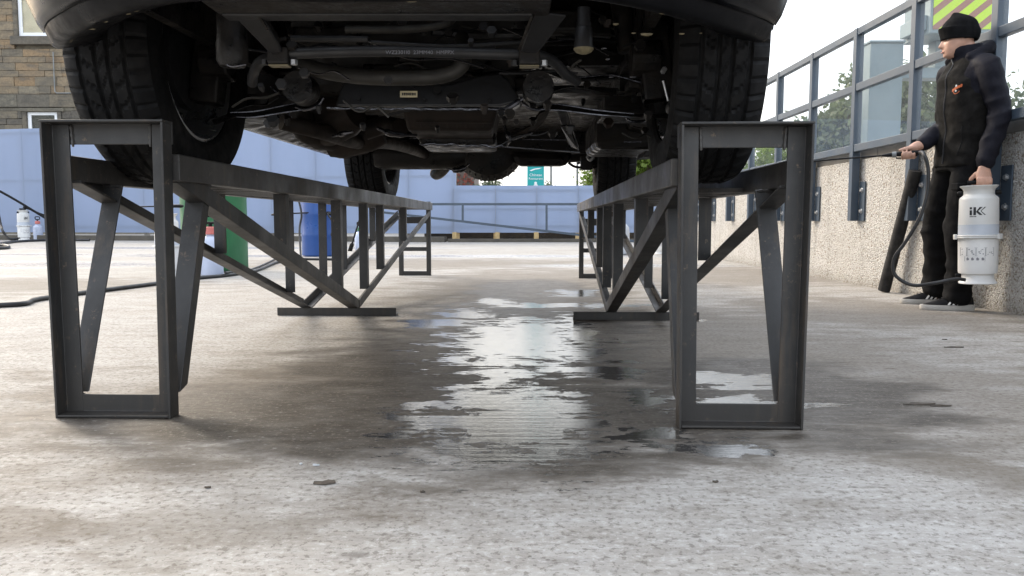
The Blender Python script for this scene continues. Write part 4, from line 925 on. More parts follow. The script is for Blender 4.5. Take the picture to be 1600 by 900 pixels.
# assorted hoses, looms and brackets that fill the dark bay
rr = random.Random(31)
for k in range(34):
    x0 = rr.uniform(380, 1020); y0 = rr.uniform(30, 150); Y = rr.uniform(2.45, 3.0)
    if k % 3 == 0:
        c = at(x0, y0, Y); q = MB(); q.box(c - Vector((rr.uniform(.03,.11), .03, rr.uniform(.012,.04))), c + Vector((rr.uniform(.03,.11), .06, rr.uniform(.01,.04)))); U('engine_bracket', q, UNDER, bevel=.008)
    else:
        P = [at(x0 + dx*rr.uniform(.7,1.3), y0 + rr.uniform(-10,10), Y + rr.uniform(-.05,.1)) for dx in (-90,-30,35,95)]
        q = MB(); q.tube(P, rr.uniform(.005,.016), 8, 5); U('engine_hose', q, rr.choice((UNDER, BLACKPL, UNDERB)), True)
c = at(650,70,2.75); q = MB(); q.hexa([c+Vector((-.42,0,-.16)), c+Vector((.36,0,-.17)), c+Vector((.36,.4,-.17)), c+Vector((-.42,.4,-.16)), c+Vector((-.45,-.1,.25)), c+Vector((.42,-.1,.25)), c+Vector((.42,.5,.25)), c+Vector((-.45,.5,.25))]); U('engine_block', q, UNDER, bevel=.03)
for k in range(60):
    px, py, Y = rr.uniform(380,1030), rr.uniform(24,225), rr.uniform(1.95,2.6)
    c = at(px, py, Y); r_ = rr.uniform(.004,.010)
    q = MB(); q.lathe([(0,-.012),(r_,-.011),(r_,-.003),(r_*1.7,-.002),(r_*1.7,.012),(0,.012)], 6, c, Matrix.Rotation(R(rr.uniform(20,90)),3,'X')); U('bolt', q, rr.choice((UNDERB, UNDER, UNDER, RUSTY)))
for k in range(26):
    px, py, Y = rr.uniform(390,1030), rr.uniform(40,215), rr.uniform(2.1,2.7); c = at(px, py, Y); l = rr.uniform(.04,.16); a = rr.uniform(-.4,.4)
    q = MB(); q.tube([c + Vector((-l,0,a*l)), c + Vector((-l*.3,rr.uniform(-.02,.02),rr.uniform(-.012,.012))), c + Vector((l*.4,0,rr.uniform(-.012,.012))), c + Vector((l,0,-a*l))], rr.uniform(.0015,.004), 6, 4); U('wire', q, rr.choice((WET, UNDERB, BLACKPL, HOSEM)), True)
for k in range(9):
    px, py = ((962,38),(990,52),(1010,54),(1095,52),(1065,53),(944,76),(950,93),(955,121),(990,121))[k]
    c = at(px, py, 1.95 if k < 5 else 2.2); r_ = (.005,.003,.007,.0025,.004,.004,.005,.004,.005)[k]; q = MB(); q.lathe([(0,-r_*.6),(r_*.8,-r_*.2),(r_,r_*.3),(0,r_*.4)], 7, c, Matrix.Diagonal((1.5 + .4*(k % 3),1,1))); U('residue_drip', q, CREAM if k < 5 else WET)

# ------------------------------------------------------------------ person by the wall
PX0, PY0, PRZ, PSC = 2.51, 4.52, R(187), .972
per = thing('person', 'person in black beanie, dark vest and trousers holding a spray lance by the wall', 'person', (PX0, PY0, 0), PRZ)
per.scale = (PSC,)*3
PM = Matrix.Translation((PX0, PY0, 0)) @ Matrix.Rotation(PRZ, 4, 'Z') @ Matrix.Scale(PSC, 4); PMi = PM.inverted()
def wl(p): return PMi @ Vector(p)
def ring(c, ax, ay, n=24, pw=2.2):
    c, ax, ay = Vector(c), Vector(ax), Vector(ay); out = []
    for k in range(n):
        a = 2*math.pi*k/n; ca, sa = math.cos(a), math.sin(a)
        out.append(c + ax*math.copysign(abs(ca)**(2/pw), ca) + ay*math.copysign(abs(sa)**(2/pw), sa))
    return out
def limb(q, P, n=14, sub=5):
    pts = catmull([p for p, r in P], sub); rs = [x.x for x in catmull([(r, 0, 0) for p, r in P], sub)]
    q.tube(pts, rs, n)
    # rounded ends
    for e, d in ((0, pts[0]-pts[1]), (-1, pts[-1]-pts[-2])):
        d = d.normalized(); q.lathe([(rs[e]*math.cos(a), rs[e]*.7*math.sin(a)) for a in np.linspace(-.6, math.pi/2, 6)][:-1] + [(0, rs[e]*.7)], n, pts[e], d.to_track_quat('Z','Y').to_matrix())
def torso(q, secs, n=28, pw=2.5):
    S_ = catmull([(x, z, 0) for x, z, a, b_ in secs], 4); A = catmull([(a, b_, 0) for x, z, a, b_ in secs], 4)
    q.loft([ring((s.x, 0, s.y), (a.x,0,0), (0,a.y,0), n, pw) for s, a in zip(S_, A)])
def solidify_mesh(q, name, voxel, smooth_it, m, parent, wrinkle=None, world=False):
    me = q.mesh(name); o = bpy.data.objects.new(name, me); COL.objects.link(o)
    md = o.modifiers.new('r', 'REMESH'); md.mode = 'VOXEL'; md.voxel_size = voxel; md.use_smooth_shade = True
    if smooth_it: md = o.modifiers.new('s', 'SMOOTH'); md.iterations = smooth_it; md.factor = .5
    bpy.context.view_layer.update()
    me2 = bpy.data.meshes.new_from_object(o.evaluated_get(bpy.context.evaluated_depsgraph_get())); bpy.data.objects.remove(o)
    me2.name = name
    if wrinkle: wrinkle(me2)
    for p in me2.polygons: p.use_smooth = True
    me2.materials.clear(); me2.materials.append(m)
    o = bpy.data.objects.new(name, me2); COL.objects.link(o); o.parent = parent; return o
def folds(amp, f, seed, zf=None):
    def fn(me):
        co = np.empty(len(me.vertices)*3); me.vertices.foreach_get('co', co); co = co.reshape(-1,3)
        no = np.empty(len(me.vertices)*3); me.vertices.foreach_get('normal', no); no = no.reshape(-1,3)
        for i in range(len(co)):
            x, y, z = co[i]; k = amp if zf is None else amp*zf(x, y, z)
            v = noise.noise((x*f[0] + seed, y*f[1], z*f[2])) ; v2 = noise.noise((x*f[0]*2.3 + seed*2, y*f[1]*2.3, z*f[2]*1.7))
            co[i] += no[i]*k*((1 - 2*abs(v)) - .4 + .5*v2)
        me.vertices.foreach_set('co', co.ravel()); me.update()
    return fn

# joint positions
FL, FR = wl((2.500, 4.46, 0)), wl((2.55, 4.80, 0))           # ankles above the left (near) and right (far) shoe
SHL, SHR = Vector((-.015,.165,1.375)), Vector((-.015,-.165,1.375))
EL, ER = Vector((-.055,.222,1.105)), Vector((-.10,-.215,1.12))
WLh = Vector((.010,.212,.815))                                # left wrist
WRh = wl(at(1441, 226, 4.56))                                 # right wrist
HDIR = (wl(at(1275, 252, 4.75)) - wl(at(1440, 237, 4.52))).normalized()   # direction of the lance
HGRIP = wl(at(1420, 239.5, 4.535))

head_c = Vector((.015, -.005, 1.448)); HY = R(-24); HP = R(10)
HM = Matrix.Translation(head_c) @ Matrix.Rotation(HY, 4, 'Z') @ Matrix.Rotation(HP, 4, 'Y')
def head_rings(grow=0, z0=0, z1=.228, nz=30, n=48, face=True):
    fz = [(0,.060),(.008,.085),(.02,.094),(.035,.092),(.05,.094),(.065,.091),(.09,.086),(.112,.080),(.132,.090),(.16,.089),(.19,.072),(.212,.045),(.228,.0)]
    bz = [(0,.03),(.012,.012),(.03,-.01),(.05,-.040),(.07,-.062),(.1,-.085),(.14,-.100),(.17,-.096),(.2,-.075),(.218,-.042),(.228,0)]
    wz = [(0,.022),(.012,.036),(.03,.048),(.06,.061),(.09,.068),(.13,.075),(.16,.075),(.19,.062),(.213,.040),(.228,.002)]
    def ip(T, z): return float(np.interp(z, [t[0] for t in T], [t[1] for t in T]))
    rows = []
    for i in range(nz):
        z = z0 + (z1 - z0)*i/(nz-1); zs = [min(.228, max(0, z + d)) for d in (-.006, 0, .006)]
        f_ = sum(ip(fz, s) for s in zs)/3; b_ = sum(ip(bz, s) for s in zs)/3; w_ = max(.003, sum(ip(wz, s) for s in zs)/3)
        cx, hx = (f_+b_)/2, max(.003, (f_-b_)/2); row = []
        for k in range(n):
            a = 2*math.pi*k/n; ca, sa = math.cos(a), math.sin(a); pw = 2.15
            x = cx + (hx+grow)*math.copysign(abs(ca)**(2/pw), ca); y = (w_+grow)*math.copysign(abs(sa)**(2/pw), sa)
            if face and x > cx:
                G = lambda zz, yy, sz, sy: math.exp(-((z-zz)/sz)**2 - ((abs(y)-yy)/sy)**2)
                x += .024*G(.076,0,.013,.010) + .016*G(.092,0,.014,.008) + .010*G(.110,0,.016,.009)     # nose
                x += .006*G(.0715,.012,.007,.006)                                                        # nostrils
                x -= .012*G(.111,.032,.011,.015); x += .006*G(.130,.030,.007,.020)                       # sockets, brow
                x += .005*G(.048,0,.005,.019) + .005*G(.038,0,.005,.017) - .004*G(.043,0,.0025,.022)     # lips
                x += .006*G(.016,0,.010,.016); x += .004*G(.085,.048,.014,.016)                          # chin, cheekbone
            row.append((x, y, z))
        rows.append(row)
    return rows
q = MB(); rw = [[HM @ Vector(p) for p in r] for r in head_rings()]; q.loft(rw)
for sy in (-1, 1):                                             # ears
    q.loft([[HM @ (Vector((-.012 + .003*k, sy*(.064 + .004*k), .116)) + Vector((math.cos(a)*.013*(1-.15*k), 0, math.sin(a)*.024*(1-.1*k)))) for a in np.linspace(0, 2*math.pi, 14, endpoint=False)] for k in range(4)])
limb(q, [((-.035,0,1.36),.062), ((-.015,0,1.43),.056), (HM @ Vector((-.018,0,.055)),.054)], 18)
torso(q, [(-.005,.86,.095,.145),(-.01,1.0,.09,.14),(-.01,1.15,.10,.15),(-.01,1.28,.095,.140),(-.015,1.35,.07,.11),(-.02,1.40,.05,.07)])
for sg, sh, el, wr in ((1, SHL, EL, WLh), (-1, SHR, ER, WRh)):
    limb(q, [(sh + Vector((0,-.03*math.copysign(1,sh.y),-.03)),.036), ((sh+el)/2,.038), (el,.037), ((el*.45+wr*.55),.034), (wr,.026)], 12)
KL = Vector((FL.x*.55 + .03, FL.y*.6 + .04, .48)); KR = Vector((FR.x*.55 + .03, FR.y*.6 - .04, .48))
for hip, kn, an in ((Vector((-.005,.085,.88)), KL, FL), (Vector((-.005,-.085,.88)), KR, FR)):
    limb(q, [(hip,.08), ((hip+kn)/2,.068), (kn,.052), (kn*.5 + Vector((an.x,an.y,.09))*.5 + Vector((-.015,0,.02)),.050), (Vector((an.x,an.y,.09)),.036), (Vector((an.x,an.y,.04)),.036)], 12)
# right hand round the lance grip; fingers pass under it and close on the near side
d = HDIR; up = Vector((0,0,1)); up = (up - d*up.dot(d)).normalized(); far = up.cross(d)
if (far.dot(Vector((0,1,0)))) > 0: far = -far                  # away from the camera, on the palm side
def pt(s_, ang, r_): return HGRIP + d*s_ + far*math.cos(R(ang))*r_ - up*math.sin(R(ang))*r_
pal = [(WRh,.027), ((WRh*.55 + pt(.0,-55,.034)*.45),.028), (pt(-.012,-35,.034),.027)]
limb(q, pal, 12)
q.loft([ring(pt(s_, -10, .030), up*.036*k, far*.015*k, 16) for s_, k in ((-.045,.7),(-.035,1),(.025,1),(.038,.8))])
for i, (s_, ln) in enumerate(((.030,1.0),(.010,1.06),(-.010,1.0),(-.029,.85))):
    limb(q, [(pt(s_,15,.030),.0100), (pt(s_+.002,65,.0275),.0095), (pt(s_+.003,120*ln,.0265),.0088), (pt(s_+.002,172*ln,.0245),.0080), (pt(s_,205*ln,.0225),.0066)], 8)
limb(q, [(pt(-.03,-60,.036),.015), (pt(.0,-88,.030),.0125), (pt(.028,-105,.0265),.0105), (pt(.048,-118,.0235),.0085)], 8)
# left fist on the sprayer handle
LH = WLh + Vector((.012,.004,-.088)); ld = Vector((.93,-.3,0)).normalized(); lup = Vector((0,0,1)); lout = lup.cross(ld); lout = lout if lout.y > 0 else -lout
def pl(s_, ang, r_): return LH + ld*s_ + lout*math.cos(R(ang))*r_ - lup*math.sin(R(ang))*r_
q.loft([ring(LH + Vector((-.004,.0,.0)) + lup*z_ + lout*(.010 if z_ < .05 else .004), ld*w_, lout*t_, 16) for z_, w_, t_ in ((.090,.026,.022),(.060,.034,.021),(.030,.041,.018),(.008,.040,.015))])
for i, s_ in enumerate((.032,.011,-.010,-.030)):
    k = (1, 1.05, 1, .88)[i]
    limb(q, [(pl(s_,-28,.034),.0105), (pl(s_,15,.034),.0102), (pl(s_*.96,70,.029),.0094), (pl(s_*.94,130*k,.026),.0086), (pl(s_*.94,185*k,.0235),.0070)], 8)
limb(q, [(LH + ld*.030 + lup*.045 - lout*.006,.014), (pl(.050,-150,.028),.012), (pl(.046,165,.027),.0105), (pl(.034,120,.036),.0085)], 8)
body = solidify_mesh(q, 'body', .0052, 3, SKIN, per)
for sy in (-1, 1):
    q = MB(); q.lathe([(.0095*math.cos(a), .0095*math.sin(a)) for a in np.linspace(-math.pi/2, math.pi/2, 8)], 12, HM @ Vector((.066, sy*.032, .1115)))
    q.build('eye', EYEW, body, True)
    q = MB(); q.lathe([(0,.0102),(.005,.0092),(.0055,.007)], 10, HM @ Vector((.066, sy*.032, .1112)), (HM.to_3x3() @ Matrix.Rotation(R(96),3,'Y')))
    q.build('iris', INK, body, True)
    q = MB(); q.tube([HM @ Vector(p) for p in ((.083, sy*.014, .126), (.087, sy*.028, .130), (.079, sy*.046, .128))], .003, 6, 4); q.build('eyebrow', HAIR, body, True)
q = MB(); q.tube([HM @ Vector(p) for p in ((.091,-.019,.0435),(.100,-.008,.0445),(.1015,0,.0435),(.100,.008,.0445),(.091,.019,.0435))], [.002,.0035,.004,.0035,.002], 6, 4); q.build('lips', LIPS, body, True)
# short hair at the nape
q = MB(); q.loft([[HM @ Vector(p) for p in r] for r in head_rings(.003, .085, .13, 6, 32, False)]); hr_ = q.build('hair', HAIR, per, True)
for v in hr_.data.vertices:
    l = HM.inverted() @ v.co
    if l.x > -.005: v.co = HM @ Vector((l.x - (l.x + .005)*.45, l.y*.94, l.z + .03*min(1, (l.x+.005)/.05)))
# beanie: crown plus turned-up band
rows = []
for i, (z, g_) in enumerate(((.094,.005),(.088,.010),(.091,.013),(.114,.013),(.143,.012),(.156,.0115),(.159,.0085),(.173,.009),(.191,.010),(.208,.010),(.220,.009))):
    r = head_rings(g_, z, z + .0001, 2, 40, False)[0]
    rows.append([HM @ Vector((p[0]*(1 if z < .2 else .98), p[1], z + .020*(p[0]/.09 if z < .17 else 0) + (.012 if z > .19 else 0)*((z-.19)/.036))) for p in r])
cx_ = sum((Vector(p) for p in rows[-1]), Vector())/40
rows.append([cx_ + (Vector(p)-cx_)*.62 + HM.to_3x3() @ Vector((.006,0,.014)) for p in rows[-1]])
rows.append([cx_ + (Vector(p)-cx_)*.15 + HM.to_3x3() @ Vector((.012,0,.022)) for p in rows[-2]])
q = MB(); q.loft(rows); bn = q.build('beanie', KNIT, per, True, subd=1)
# jacket: shoulders, sleeves, high collar, hood lying on the back
q = MB()
torso(q, [(-.008,.835,.112,.155),(-.01,.90,.112,.153),(-.012,1.0,.110,.150),(-.012,1.15,.116,.156),(-.014,1.27,.120,.166),(-.018,1.345,.110,.162),(-.022,1.405,.082,.128),(-.024,1.44,.066,.085)])
for sh, el, wr in ((SHL, EL, WLh), (SHR, ER, WRh)):
    dd = (wr - el).normalized()
    limb(q, [(sh + Vector((0,-.05*math.copysign(1,sh.y),.005)),.060), (sh + Vector((-.004,.004*math.copysign(1,sh.y),-.022)),.066), ((sh*.6+el*.4),.063), (el,.058), (el*.5+wr*.5,.054), (wr - dd*.035,.047), (wr - dd*.005,.042)], 16)
def cl(p): return HM @ Vector(p)
nk = Vector((-.012, -.002, 0))
q.loft([ring(Vector((-.022,-.002,1.40)), (.085,0,0), (0,.095,0)), ring(Vector((-.014,-.004,1.435)), (.076,-.012,0), (.012,.074,0)), ring(Vector((-.004,-.006,1.466)), (.078,-.028,-.010), (.026,.070,0)), ring(Vector((.004,-.008,1.500)), (.078,-.032,-.016), (.030,.068,0))])
hood = []
for k in range(13):
    a = R(-125 + 250*k/12); hood.append((Vector((-.020 - .098*math.cos(a), .098*math.sin(a)*1.05, 1.432 + .060*math.cos(a*.75))), .025 + .020*max(0, math.cos(a))))
limb(q, hood, 12, 3)
jk = solidify_mesh(q, 'jacket', .0075, 4, NAVY, per, folds(.009, (8,8,12), 3.1, lambda x,y,z: 1.0 if abs(y) > .15 else .5))
# vest over the jacket, cut away at the armholes
q = MB()
torso(q, [(-.008,.822,.122,.166),(-.010,.85,.124,.166),(-.012,1.0,.120,.160),(-.012,1.15,.126,.164),(-.014,1.26,.131,.160),(-.016,1.335,.124,.146),(-.020,1.392,.098,.130),(-.022,1.425,.078,.098)], 36)
vs = solidify_mesh(q, 'vest', .0075, 4, VESTM, per, folds(.008, (7,7,10), 7.7))
bv = BVHTree.FromPolygons([v.co[:] for v in vs.data.vertices], [p.vertices[:] for p in vs.data.polygons])
def on_vest(y, z, off=.002):
    h = bv.ray_cast(Vector((.5, y, z)), Vector((-1,0,0))); return (h[0] + h[1]*off) if h[0] else Vector((.15, y, z))
q = MB(); q.tube([on_vest(.002, z, .001) for z in np.linspace(.84, 1.40, 20)] + [Vector((.062,-.03,1.44)), Vector((.066,-.036,1.475))], .0045, 6); q.build('zip', INK, vs, True)
for y0 in (.105,):
    q = MB(); q.tube([on_vest(y0 + .012*k/8, .88 + .16*k/8, .0005) for k in range(9)], .003, 6); q.build('pocket_zip', BLACKPL, vs, True)
# embroidered orange badge on the left breast: winged name scroll over a round emblem
def badge(poly, m, name, off):
    q = MB(); P = [on_vest(.088 + u*.7, 1.245 + v*.7, off) for u, v in poly]; c = on_vest(.088 + .78*sum(u for u,_ in poly)/len(poly), 1.245 + .78*sum(v for _,v in poly)/len(poly), off)
    q.add([c] + P, [(0, i+1, (i+1) % len(P) + 1) for i in range(len(P))]); return q.build(name, m, vs, solid=.0008)
badge([(.022*math.cos(a), .022*math.sin(a) - .006) for a in np.linspace(0, 6.28, 17)[:-1]], BLACKPL, 'badge_disc', .003)
for k in range(7):
    u = -.040 + .0115*k; badge([(u, -.010 + .0045*k - .004), (u + .010, -.008 + .0045*k - .004), (u + .0125, .006 + .0045*k), (u + .005, .012 + .0045*k - (k % 2)*.004), (u + .001, .007 + .0045*k)], ORANGE, 'badge_letter', .0045)
for k in range(8):
    a0, a1 = R(190 + 20*k), R(207 + 20*k)
    badge([(.023*math.cos(a0), .023*math.sin(a0) - .008), (.023*math.cos(a1), .023*math.sin(a1) - .008), (.027*math.cos(a1), .027*math.sin(a1) - .008), (.027*math.cos(a0), .027*math.sin(a0) - .008)], ORANGE, 'badge_rim', .0045)
badge([(-.006,.020),(.006,.024),(.008,.034),(0,.038),(-.008,.032)], DEBRISW, 'badge_crest', .0045)
badge([(.007*math.cos(a), .007*math.sin(a) - .010) for a in np.linspace(0, 6.28, 11)[:-1]], DEBRISW, 'badge_centre', .0045)
# trousers
q = MB()
torso(q, [(-.005,.80,.110,.152),(-.005,.845,.110,.152),(-.005,.90,.105,.146)])
for hip, kn, an in ((Vector((-.005,.080,.845)), KL, FL), (Vector((-.005,-.080,.845)), KR, FR)):
    A = Vector((an.x, an.y, .095)); limb(q, [(hip + Vector((0,0,.01)),.092), (hip*.62+kn*.38,.089), (kn,.079), (kn*.5+A*.5 + Vector((-.01,0,.01)),.075), (A + Vector((.0,0,.035)),.069), (A + Vector((.004,0,-.018)),.074)], 18)
tr = solidify_mesh(q, 'trousers', .0085, 3, TROUS, per, folds(.012, (6.5,6.5,12), 11.3, lambda x,y,z: .5 + 1.3*max(0, 1-abs(z-.13)/.16) + .6*max(0, 1-abs(z-.48)/.12)))
q = MB(); P0 = Vector((.055,.135,.64))
q.hexa([P0 + Vector(p) for p in ((-.045,-.03,-.085),(.055,-.055,-.085),(.05,.0,-.085),(-.05,.022,-.085),(-.045,-.03,.075),(.055,-.055,.075),(.05,-.002,.075),(-.05,.022,.075))]); q.build('cargo_pocket', TROUS, tr, bevel=.012)
q = MB(); q.hexa([P0 + Vector(p) for p in ((-.048,-.03,.045),(.058,-.055,.045),(.056,.006,.045),(-.053,.028,.045),(-.048,-.03,.085),(.058,-.055,.085),(.054,.002,.085),(-.053,.026,.085))]); q.build('pocket_flap', TROUS, tr, bevel=.006)
# shoes
for an, yaw, nm in ((FL, R(-20), 'left'), (FR, R(-18), 'right')):
    Ms = Matrix.Translation((an.x, an.y, 0)) @ Matrix.Rotation(yaw, 4, 'Z')
    sec = [(-.078,.028,.075),(-.070,.033,.085),(-.03,.036,.098),(.02,.038,.095),(.06,.041,.075),(.11,.045,.058),(.15,.043,.045),(.18,.034,.036),(.196,.016,.026)]
    q = MB(); q.loft([[Ms @ Vector((x, w_*math.cos(a)*(1 if math.sin(a) < .2 else 1-.25*math.sin(a)), .018 + (h_-.018)*max(0, math.sin(a)) if math.sin(a) > 0 else .018)) for a in np.linspace(0, 2*math.pi, 20, endpoint=False)] for x, w_, h_ in sec])
    sh = q.build('shoe', SHOE, per, True, subd=1)
    q = MB(); out = [(-.086,0),(-.078,.026),(-.03,.036),(.05,.041),(.12,.047),(.17,.040),(.198,.020),(.204,0)]
    ol = catmull([(x, y, 0) for x, y in out], 4); ol = ol + [Vector((p.x, -p.y, 0)) for p in reversed(ol[1:-1])]
    q.loft([[Ms @ Vector((p.x*.985, p.y*.95, .001)) for p in ol], [Ms @ Vector((p.x, p.y, .008)) for p in ol], [Ms @ Vector((p.x*1.005, p.y*1.03, .020)) for p in ol], [Ms @ Vector((p.x*.985, p.y*.96, .030 if p.x > -.02 else .036)) for p in ol]]); q.build('sole', SOLE, sh, 50)
    for k in range(3):
        x = .008 + .024*k
        for sy in (1,):
            q = MB(); q.prism([Ms @ Vector(p) for p in ((x, .0375, .032), (x+.011, .0385, .032), (x-.012, .0325, .066), (x-.023, .0320, .066))], Ms.to_3x3() @ Vector((0,.006,.001))); q.build('shoe_stripe', STRIPE, sh)
    q = MB()
    for k in range(5): q.tube([Ms @ Vector((.035 + .016*k, -.020, .091 - .0075*k)), Ms @ Vector((.040 + .016*k, 0, .094 - .0078*k)), Ms @ Vector((.035 + .016*k, .020, .091 - .0075*k))], .0025, 6, 3)
    o = q.build('laces', BLACKPL, sh, True); o['kind'] = 'stuff'

# ------------------------------------------------------------------ spray lance and its hose
ln = thing('spray_lance', 'thin black spray lance in the right hand of the standing person', 'spray lance', PM @ HGRIP)
def PWm(p): return PM @ Vector(p)
g0 = PWm(HGRIP); dw = (PM.to_3x3() @ HDIR).normalized()
q = MB(); q.tube([g0 - dw*.055, g0 - dw*.03, g0 + dw*.02, g0 + dw*.062], [.012,.0135,.0135,.012], 12); q.build('handle', BLACKPL, ln, True, world=True)
q = MB(); q.tube([g0 + dw*.0625, g0 + dw*.085], .0165, 12); q.build('collar', DRAIN, ln, True, world=True)
q = MB(); q.tube([g0 + dw*.0855, g0 + dw*.11, g0 + dw*.14], [.013,.010,.006], 10); q.build('ferrule', BLACKPL, ln, True, world=True)
q = MB(); q.tube([g0 + dw*.141, g0 + dw*.40 + Vector((0,0,.004)), g0 + dw*.56], .0048, 8, 3); q.build('wand', BLACKPL, ln, True, world=True)
q = MB(); q.tube([g0 + dw*.50, g0 + dw*.515, g0 + dw*.54, g0 + dw*.56, g0 + dw*.60], [.006,.010,.010,.006,.004], 8); q.build('nozzle', BLACKPL, ln, True, world=True)
q = MB(); q.tube([g0 + dw*.065 + Vector((0,0,-.02)), g0 + dw*.0 + Vector((0,0,-.026)), g0 - dw*.045 + Vector((0,0,-.014))], .0045, 6, 4); q.build('trigger', BLACKPL, ln, True, world=True)
HP_ = [g0 - dw*.052, at(1443,240,4.36), at(1450,262,4.33), at(1449,300,4.32), at(1437,340,4.32), at(1415,378,4.34), at(1398,402,4.36), at(1396,424,4.36), at(1408,438,4.34), at(1430,446,4.30), at(1462,442,4.24), at(1492,436,4.21), at(1508,437,4.205)]
q = MB(); q.tube(HP_, .0095, 10, 8); o = q.build('lance_hose', HOSE, None, True); tag(o, 'black hose looping from the hand lance down to the held sprayer', 'hose')

# ------------------------------------------------------------------ white pressure sprayers
def on_cyl(r, s_, z, off=.0012): a = s_/r; return Vector(((r+off)*math.sin(a), -(r+off)*math.cos(a), z))
def decal(q, poly, r, off=.0012, th=.0012):
    n = len(poly); A = [on_cyl(r(z) if callable(r) else r, s_, z, off) for s_, z in poly]; B = [on_cyl(r(z) if callable(r) else r, s_, z, off - th) for s_, z in poly]
    q.add(A + B, [tuple(range(n)), tuple(range(2*n-1, n-1, -1))] + [(i, n+i, n+(i+1)%n, (i+1)%n) for i in range(n)])
def sprayer(label, group=None, name='pressure_sprayer'):
    rt = thing(name, label, 'sprayer', (0,0,0), 0, group)
    q = MB(); q.lathe([(.075,.012),(.088,.0),(.092,.003),(.090,.010),(.079,.026),(.077,.050),(.080,.0535),(.0915,.057),(.0945,.07),(.0965,.243)], 40); q.build('lower_tank', GREYPL, rt, 35)
    q = MB(); q.lathe([(.0966,.2435),(.109,.245),(.111,.249),(.109,.253),(.105,.2535),(.109,.254),(.111,.258),(.109,.262),(.0968,.2635)], 40)
    q.build('clamp_ring', WHITEPL, rt, 35)
    for a in (-70, 65, 170):
        q = MB(); q.obox((.112*math.sin(R(a)), -.112*math.cos(R(a)), .2535), (.016,.007,.014), Matrix.Rotation(R(a), 3, 'Z')); q.build('clip', WHITEPL, rt, bevel=.003)
    q = MB(); q.lathe([(.0967,.264),(.0962,.318)], 40); q.build('liquid_band', LIQUID, rt, True)
    q = MB(); q.lathe([(.0962,.3182),(.0935,.452),(.090,.462),(.076,.474),(.0735,.48),(.0735,.497),(.078,.508),(.0905,.520),(.092,.5235),(.0905,.525),(.085,.520),(.070,.500),(.066,.490),(0,.488)], 40); q.build('upper_tank', WHITEPL, rt, 35)
    q = MB(); q.lathe([(0,.489),(.026,.489),(.026,.508),(.012,.512),(.010,.528),(0,.528)], 16); q.build('pump_shaft', BLACKPL, rt, True)
    q = MB(); q.tube([(-.055,0,.545),(.055,0,.545)], .0115, 10); q.tube([(-.05,0,.545),(-.042,0,.53),(0,0,.526),(.042,0,.53),(.05,0,.545)], .006, 8, 3); q.build('pump_handle', BLACKPL, rt, True)
    for sx in (-1,1):
        q = MB(); q.lathe([(0,-.006),(.014,-.006),(.014,.012),(.008,.02),(0,.02)], 12, (sx*.083, 0, .487), Matrix.Rotation(R(90)*sx, 3, 'Y')); q.build('valve', BLACKPL, rt, True)
    q = MB(); q.tube([(-.082,-.01,.045),(-.105,-.014,.045)], [.011,.009], 8); q.build('hose_outlet', BLACKPL, rt, True)
    up_r = lambda z: .0962 + (z-.318)/(.452-.318)*(.0935-.0962)
    lo_r = lambda z: .0945 + (z-.07)/(.173)*(.002)
    z0 = .368
    for poly in ([(-.036,z0),(-.025,z0),(-.025,z0+.026),(-.036,z0+.026)], [(-.036,z0+.031),(-.025,z0+.031),(-.025,z0+.042),(-.036,z0+.042)],
                 [(-.018,z0),(-.006,z0),(-.006,z0+.042),(-.018,z0+.042)], [(-.006,z0+.017),(.010,z0+.042),(.024,z0+.042),(.004,z0+.021)], [(-.006,z0+.017),(.004,z0+.021),(.024,z0),(.010,z0)],
                 [(.014,z0+.021),(.018,z0+.021),(.040,z0+.042),(.033,z0+.042)], [(.014,z0+.021),(.033,z0),(.040,z0),(.018,z0+.021)], [(-.036,z0-.010),(-.004,z0-.010),(-.004,z0-.006),(-.036,z0-.006)]):
        q = MB(); decal(q, poly, up_r); q.build('logo', INK, rt)
    q = MB()
    def frame(a, b_, c, d_):
        w_ = .0011
        for poly in ([(a,c),(b_,c),(b_,c+w_),(a,c+w_)], [(a,d_-w_),(b_,d_-w_),(b_,d_),(a,d_)], [(a,c),(a+w_,c),(a+w_,d_),(a,d_)], [(b_-w_,c),(b_,c),(b_,d_),(b_-w_,d_)]): decal(q, poly, lo_r)
    rr = random.Random(8)
    for i in range(4): frame(-.092 + .045*i, -.048 + .045*i, .152, .196)
    frame(-.060, .040, .124, .150)
    for i in range(4):
        x = -.070 + .045*i
        for k in range(5):
            a, b_ = rr.uniform(-.016,.010), rr.uniform(.156,.186); decal(q, [(x+a,b_),(x+a+rr.uniform(.003,.011),b_+rr.uniform(-.002,.003)),(x+a+.006,b_+rr.uniform(.003,.006)),(x+a,b_+.003)], lo_r)
    for i in range(4):
        x = -.048 + .024*i; decal(q, [(x,.129),(x+.010,.129),(x+.013,.136),(x+.006,.145),(x-.001,.141)], lo_r)
    o = q.build('pictograms', INKG, rt); o['kind'] = 'stuff'
    return rt
SG = 'white pressure sprayers'
sp = sprayer('white pressure sprayer with black logo hanging from the person\'s left hand', SG)
hand_w = PM @ LH
sp.location = hand_w + Vector((0, 0, -.545))
sp.rotation_euler = (0, R(-1.5), R(-34))
